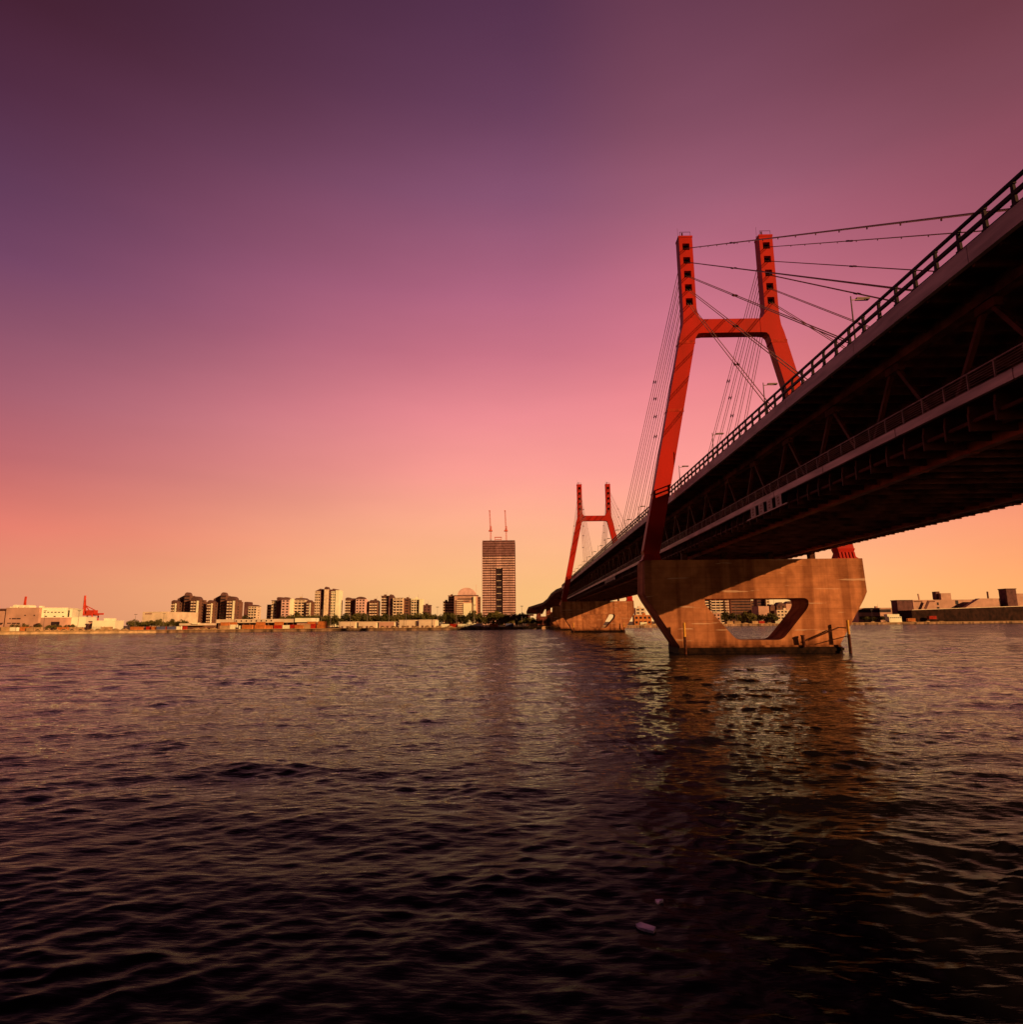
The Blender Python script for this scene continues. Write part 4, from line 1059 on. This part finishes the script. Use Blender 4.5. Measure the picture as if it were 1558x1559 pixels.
w = bpy.data.worlds.new('World'); SC.world = w; w.use_nodes = True
nt = w.node_tree; N = nt.nodes; L = nt.links; N.clear()
out = N.new('ShaderNodeOutputWorld'); bg = N.new('ShaderNodeBackground'); L.new(bg.outputs[0], out.inputs[0])
tc = N.new('ShaderNodeTexCoord'); sep = N.new('ShaderNodeSeparateXYZ'); L.new(tc.outputs['Generated'], sep.inputs[0])
def s2l(c): return tuple(((v / 255) / 12.92 if v / 255 <= 0.04045 else ((v / 255 + 0.055) / 1.055) ** 2.4) for v in c)
def ramp(stops):
    r = N.new('ShaderNodeValToRGB'); e = r.color_ramp.elements
    while len(e) < len(stops): e.new(0.5)
    for k, (p, c) in enumerate(stops): e[k].position = p; e[k].color = (*s2l(c), 1)
    L.new(sep.outputs['Z'], r.inputs['Fac']); return r.outputs[0]
def sn(deg): return sin(radians(deg))
R_cen = ramp([(0.0, (250, 190, 122)), (sn(2.8), (252, 190, 124)), (sn(8.7), (252, 176, 138)), (sn(13.5), (251, 158, 146)), (sn(18.5), (238, 141, 146)), (sn(24), (206, 117, 135)), (sn(29), (178, 101, 128)), (sn(36.6), (136, 82, 112)), (sn(43), (107, 63, 92)), (sn(49), (86, 49, 76)), (0.95, (45, 22, 40))])
R_mid = ramp([(0.0, (255, 194, 120)), (sn(2), (255, 194, 122)), (sn(4.5), (255, 186, 130)), (sn(8.5), (255, 175, 142)), (sn(14), (252, 155, 147)), (sn(20), (238, 137, 143)), (sn(25), (208, 117, 135)), (sn(30), (188, 106, 128)), (sn(35), (158, 93, 116)), (sn(41), (130, 76, 98)), (sn(48), (106, 60, 82)), (0.95, (45, 22, 34))])
R_left = ramp([(0.0, (216, 134, 102)), (sn(3), (226, 137, 106)), (sn(7), (228, 118, 104)), (sn(12), (184, 96, 104)), (sn(16.6), (156, 87, 106)), (sn(21), (132, 76, 101)), (sn(25.5), (109, 64, 97)), (sn(30), (92, 54, 84)), (sn(36), (78, 39, 62)), (sn(41), (65, 28, 44)), (0.95, (30, 14, 22))])
R_right = ramp([(0.0, (255, 176, 104)), (sn(2.5), (255, 168, 104)), (sn(6.5), (255, 155, 112)), (sn(12), (240, 130, 118)), (sn(18), (205, 108, 116)), (sn(25), (168, 90, 106)), (sn(31), (142, 76, 92)), (sn(36), (126, 70, 84)), (sn(40), (110, 58, 70)), (0.95, (40, 20, 26))])
az = N.new('ShaderNodeMath'); az.operation = 'ARCTAN2'; L.new(sep.outputs['X'], az.inputs[0]); L.new(sep.outputs['Y'], az.inputs[1])
def mr(a0, a1):
    m_ = N.new('ShaderNodeMapRange'); m_.interpolation_type = 'SMOOTHSTEP'; L.new(az.outputs[0], m_.inputs[0]); m_.inputs[1].default_value = radians(a0); m_.inputs[2].default_value = radians(a1); return m_.outputs[0]
def mix(f, a_, b_):
    x = N.new('ShaderNodeMix'); x.data_type = 'RGBA'; L.new(f, x.inputs[0]); L.new(a_, x.inputs[6]); L.new(b_, x.inputs[7]); return x.outputs[2]
skyc = mix(mr(-50, 2), R_left, R_cen)
skyc = mix(mr(0, 16), skyc, R_mid)
skyc = mix(mr(16, 46), skyc, R_right)
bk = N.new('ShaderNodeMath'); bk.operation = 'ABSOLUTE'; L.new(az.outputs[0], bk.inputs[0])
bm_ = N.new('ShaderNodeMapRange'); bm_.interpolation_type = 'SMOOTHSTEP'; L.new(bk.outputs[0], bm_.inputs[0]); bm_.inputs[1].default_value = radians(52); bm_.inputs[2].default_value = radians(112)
dark_back_sky = N.new('ShaderNodeRGB'); dark_back_sky.outputs[0].default_value = (0.022, 0.008, 0.012, 1)  # unseen sky beside and behind the camera, darkened to cut fill light
skyc = mix(bm_.outputs[0], skyc, dark_back_sky.outputs[0])
hz = N.new('ShaderNodeTexNoise'); hz.inputs['Scale'].default_value = 2.2; hz.inputs['Detail'].default_value = 5
hm = N.new('ShaderNodeMapping'); hm.inputs['Scale'].default_value = (1, 1, 4); L.new(tc.outputs['Generated'], hm.inputs['Vector']); L.new(hm.outputs[0], hz.inputs['Vector'])
hr = N.new('ShaderNodeMapRange'); L.new(hz.outputs['Fac'], hr.inputs[0]); hr.inputs[1].default_value = 0.3; hr.inputs[2].default_value = 0.7; hr.inputs[3].default_value = 0.95; hr.inputs[4].default_value = 1.05
hx = N.new('ShaderNodeVectorMath'); hx.operation = 'SCALE'; L.new(skyc, hx.inputs[0]); L.new(hr.outputs[0], hx.inputs['Scale']); skyc = hx.outputs[0]
ns = N.new('ShaderNodeTexSky'); ns.sky_type = 'NISHITA'; ns.sun_disc = False; ns.sun_elevation = EL; ns.sun_rotation = atan2(-ld.x, -ld.y)
nm = N.new('ShaderNodeMix'); nm.data_type = 'RGBA'; nm.blend_type = 'ADD'; nm.inputs[0].default_value = 0.0015
L.new(skyc, nm.inputs[6]); L.new(ns.outputs[0], nm.inputs[7])
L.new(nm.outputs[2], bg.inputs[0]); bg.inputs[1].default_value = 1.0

SC.view_settings.view_transform = 'Standard'; SC.view_settings.look = 'None'; SC.view_settings.exposure = 0; SC.view_settings.gamma = 1
SC.cycles.max_bounces = 5; SC.cycles.diffuse_bounces = 2; SC.cycles.glossy_bounces = 3
SC.render.film_transparent = False
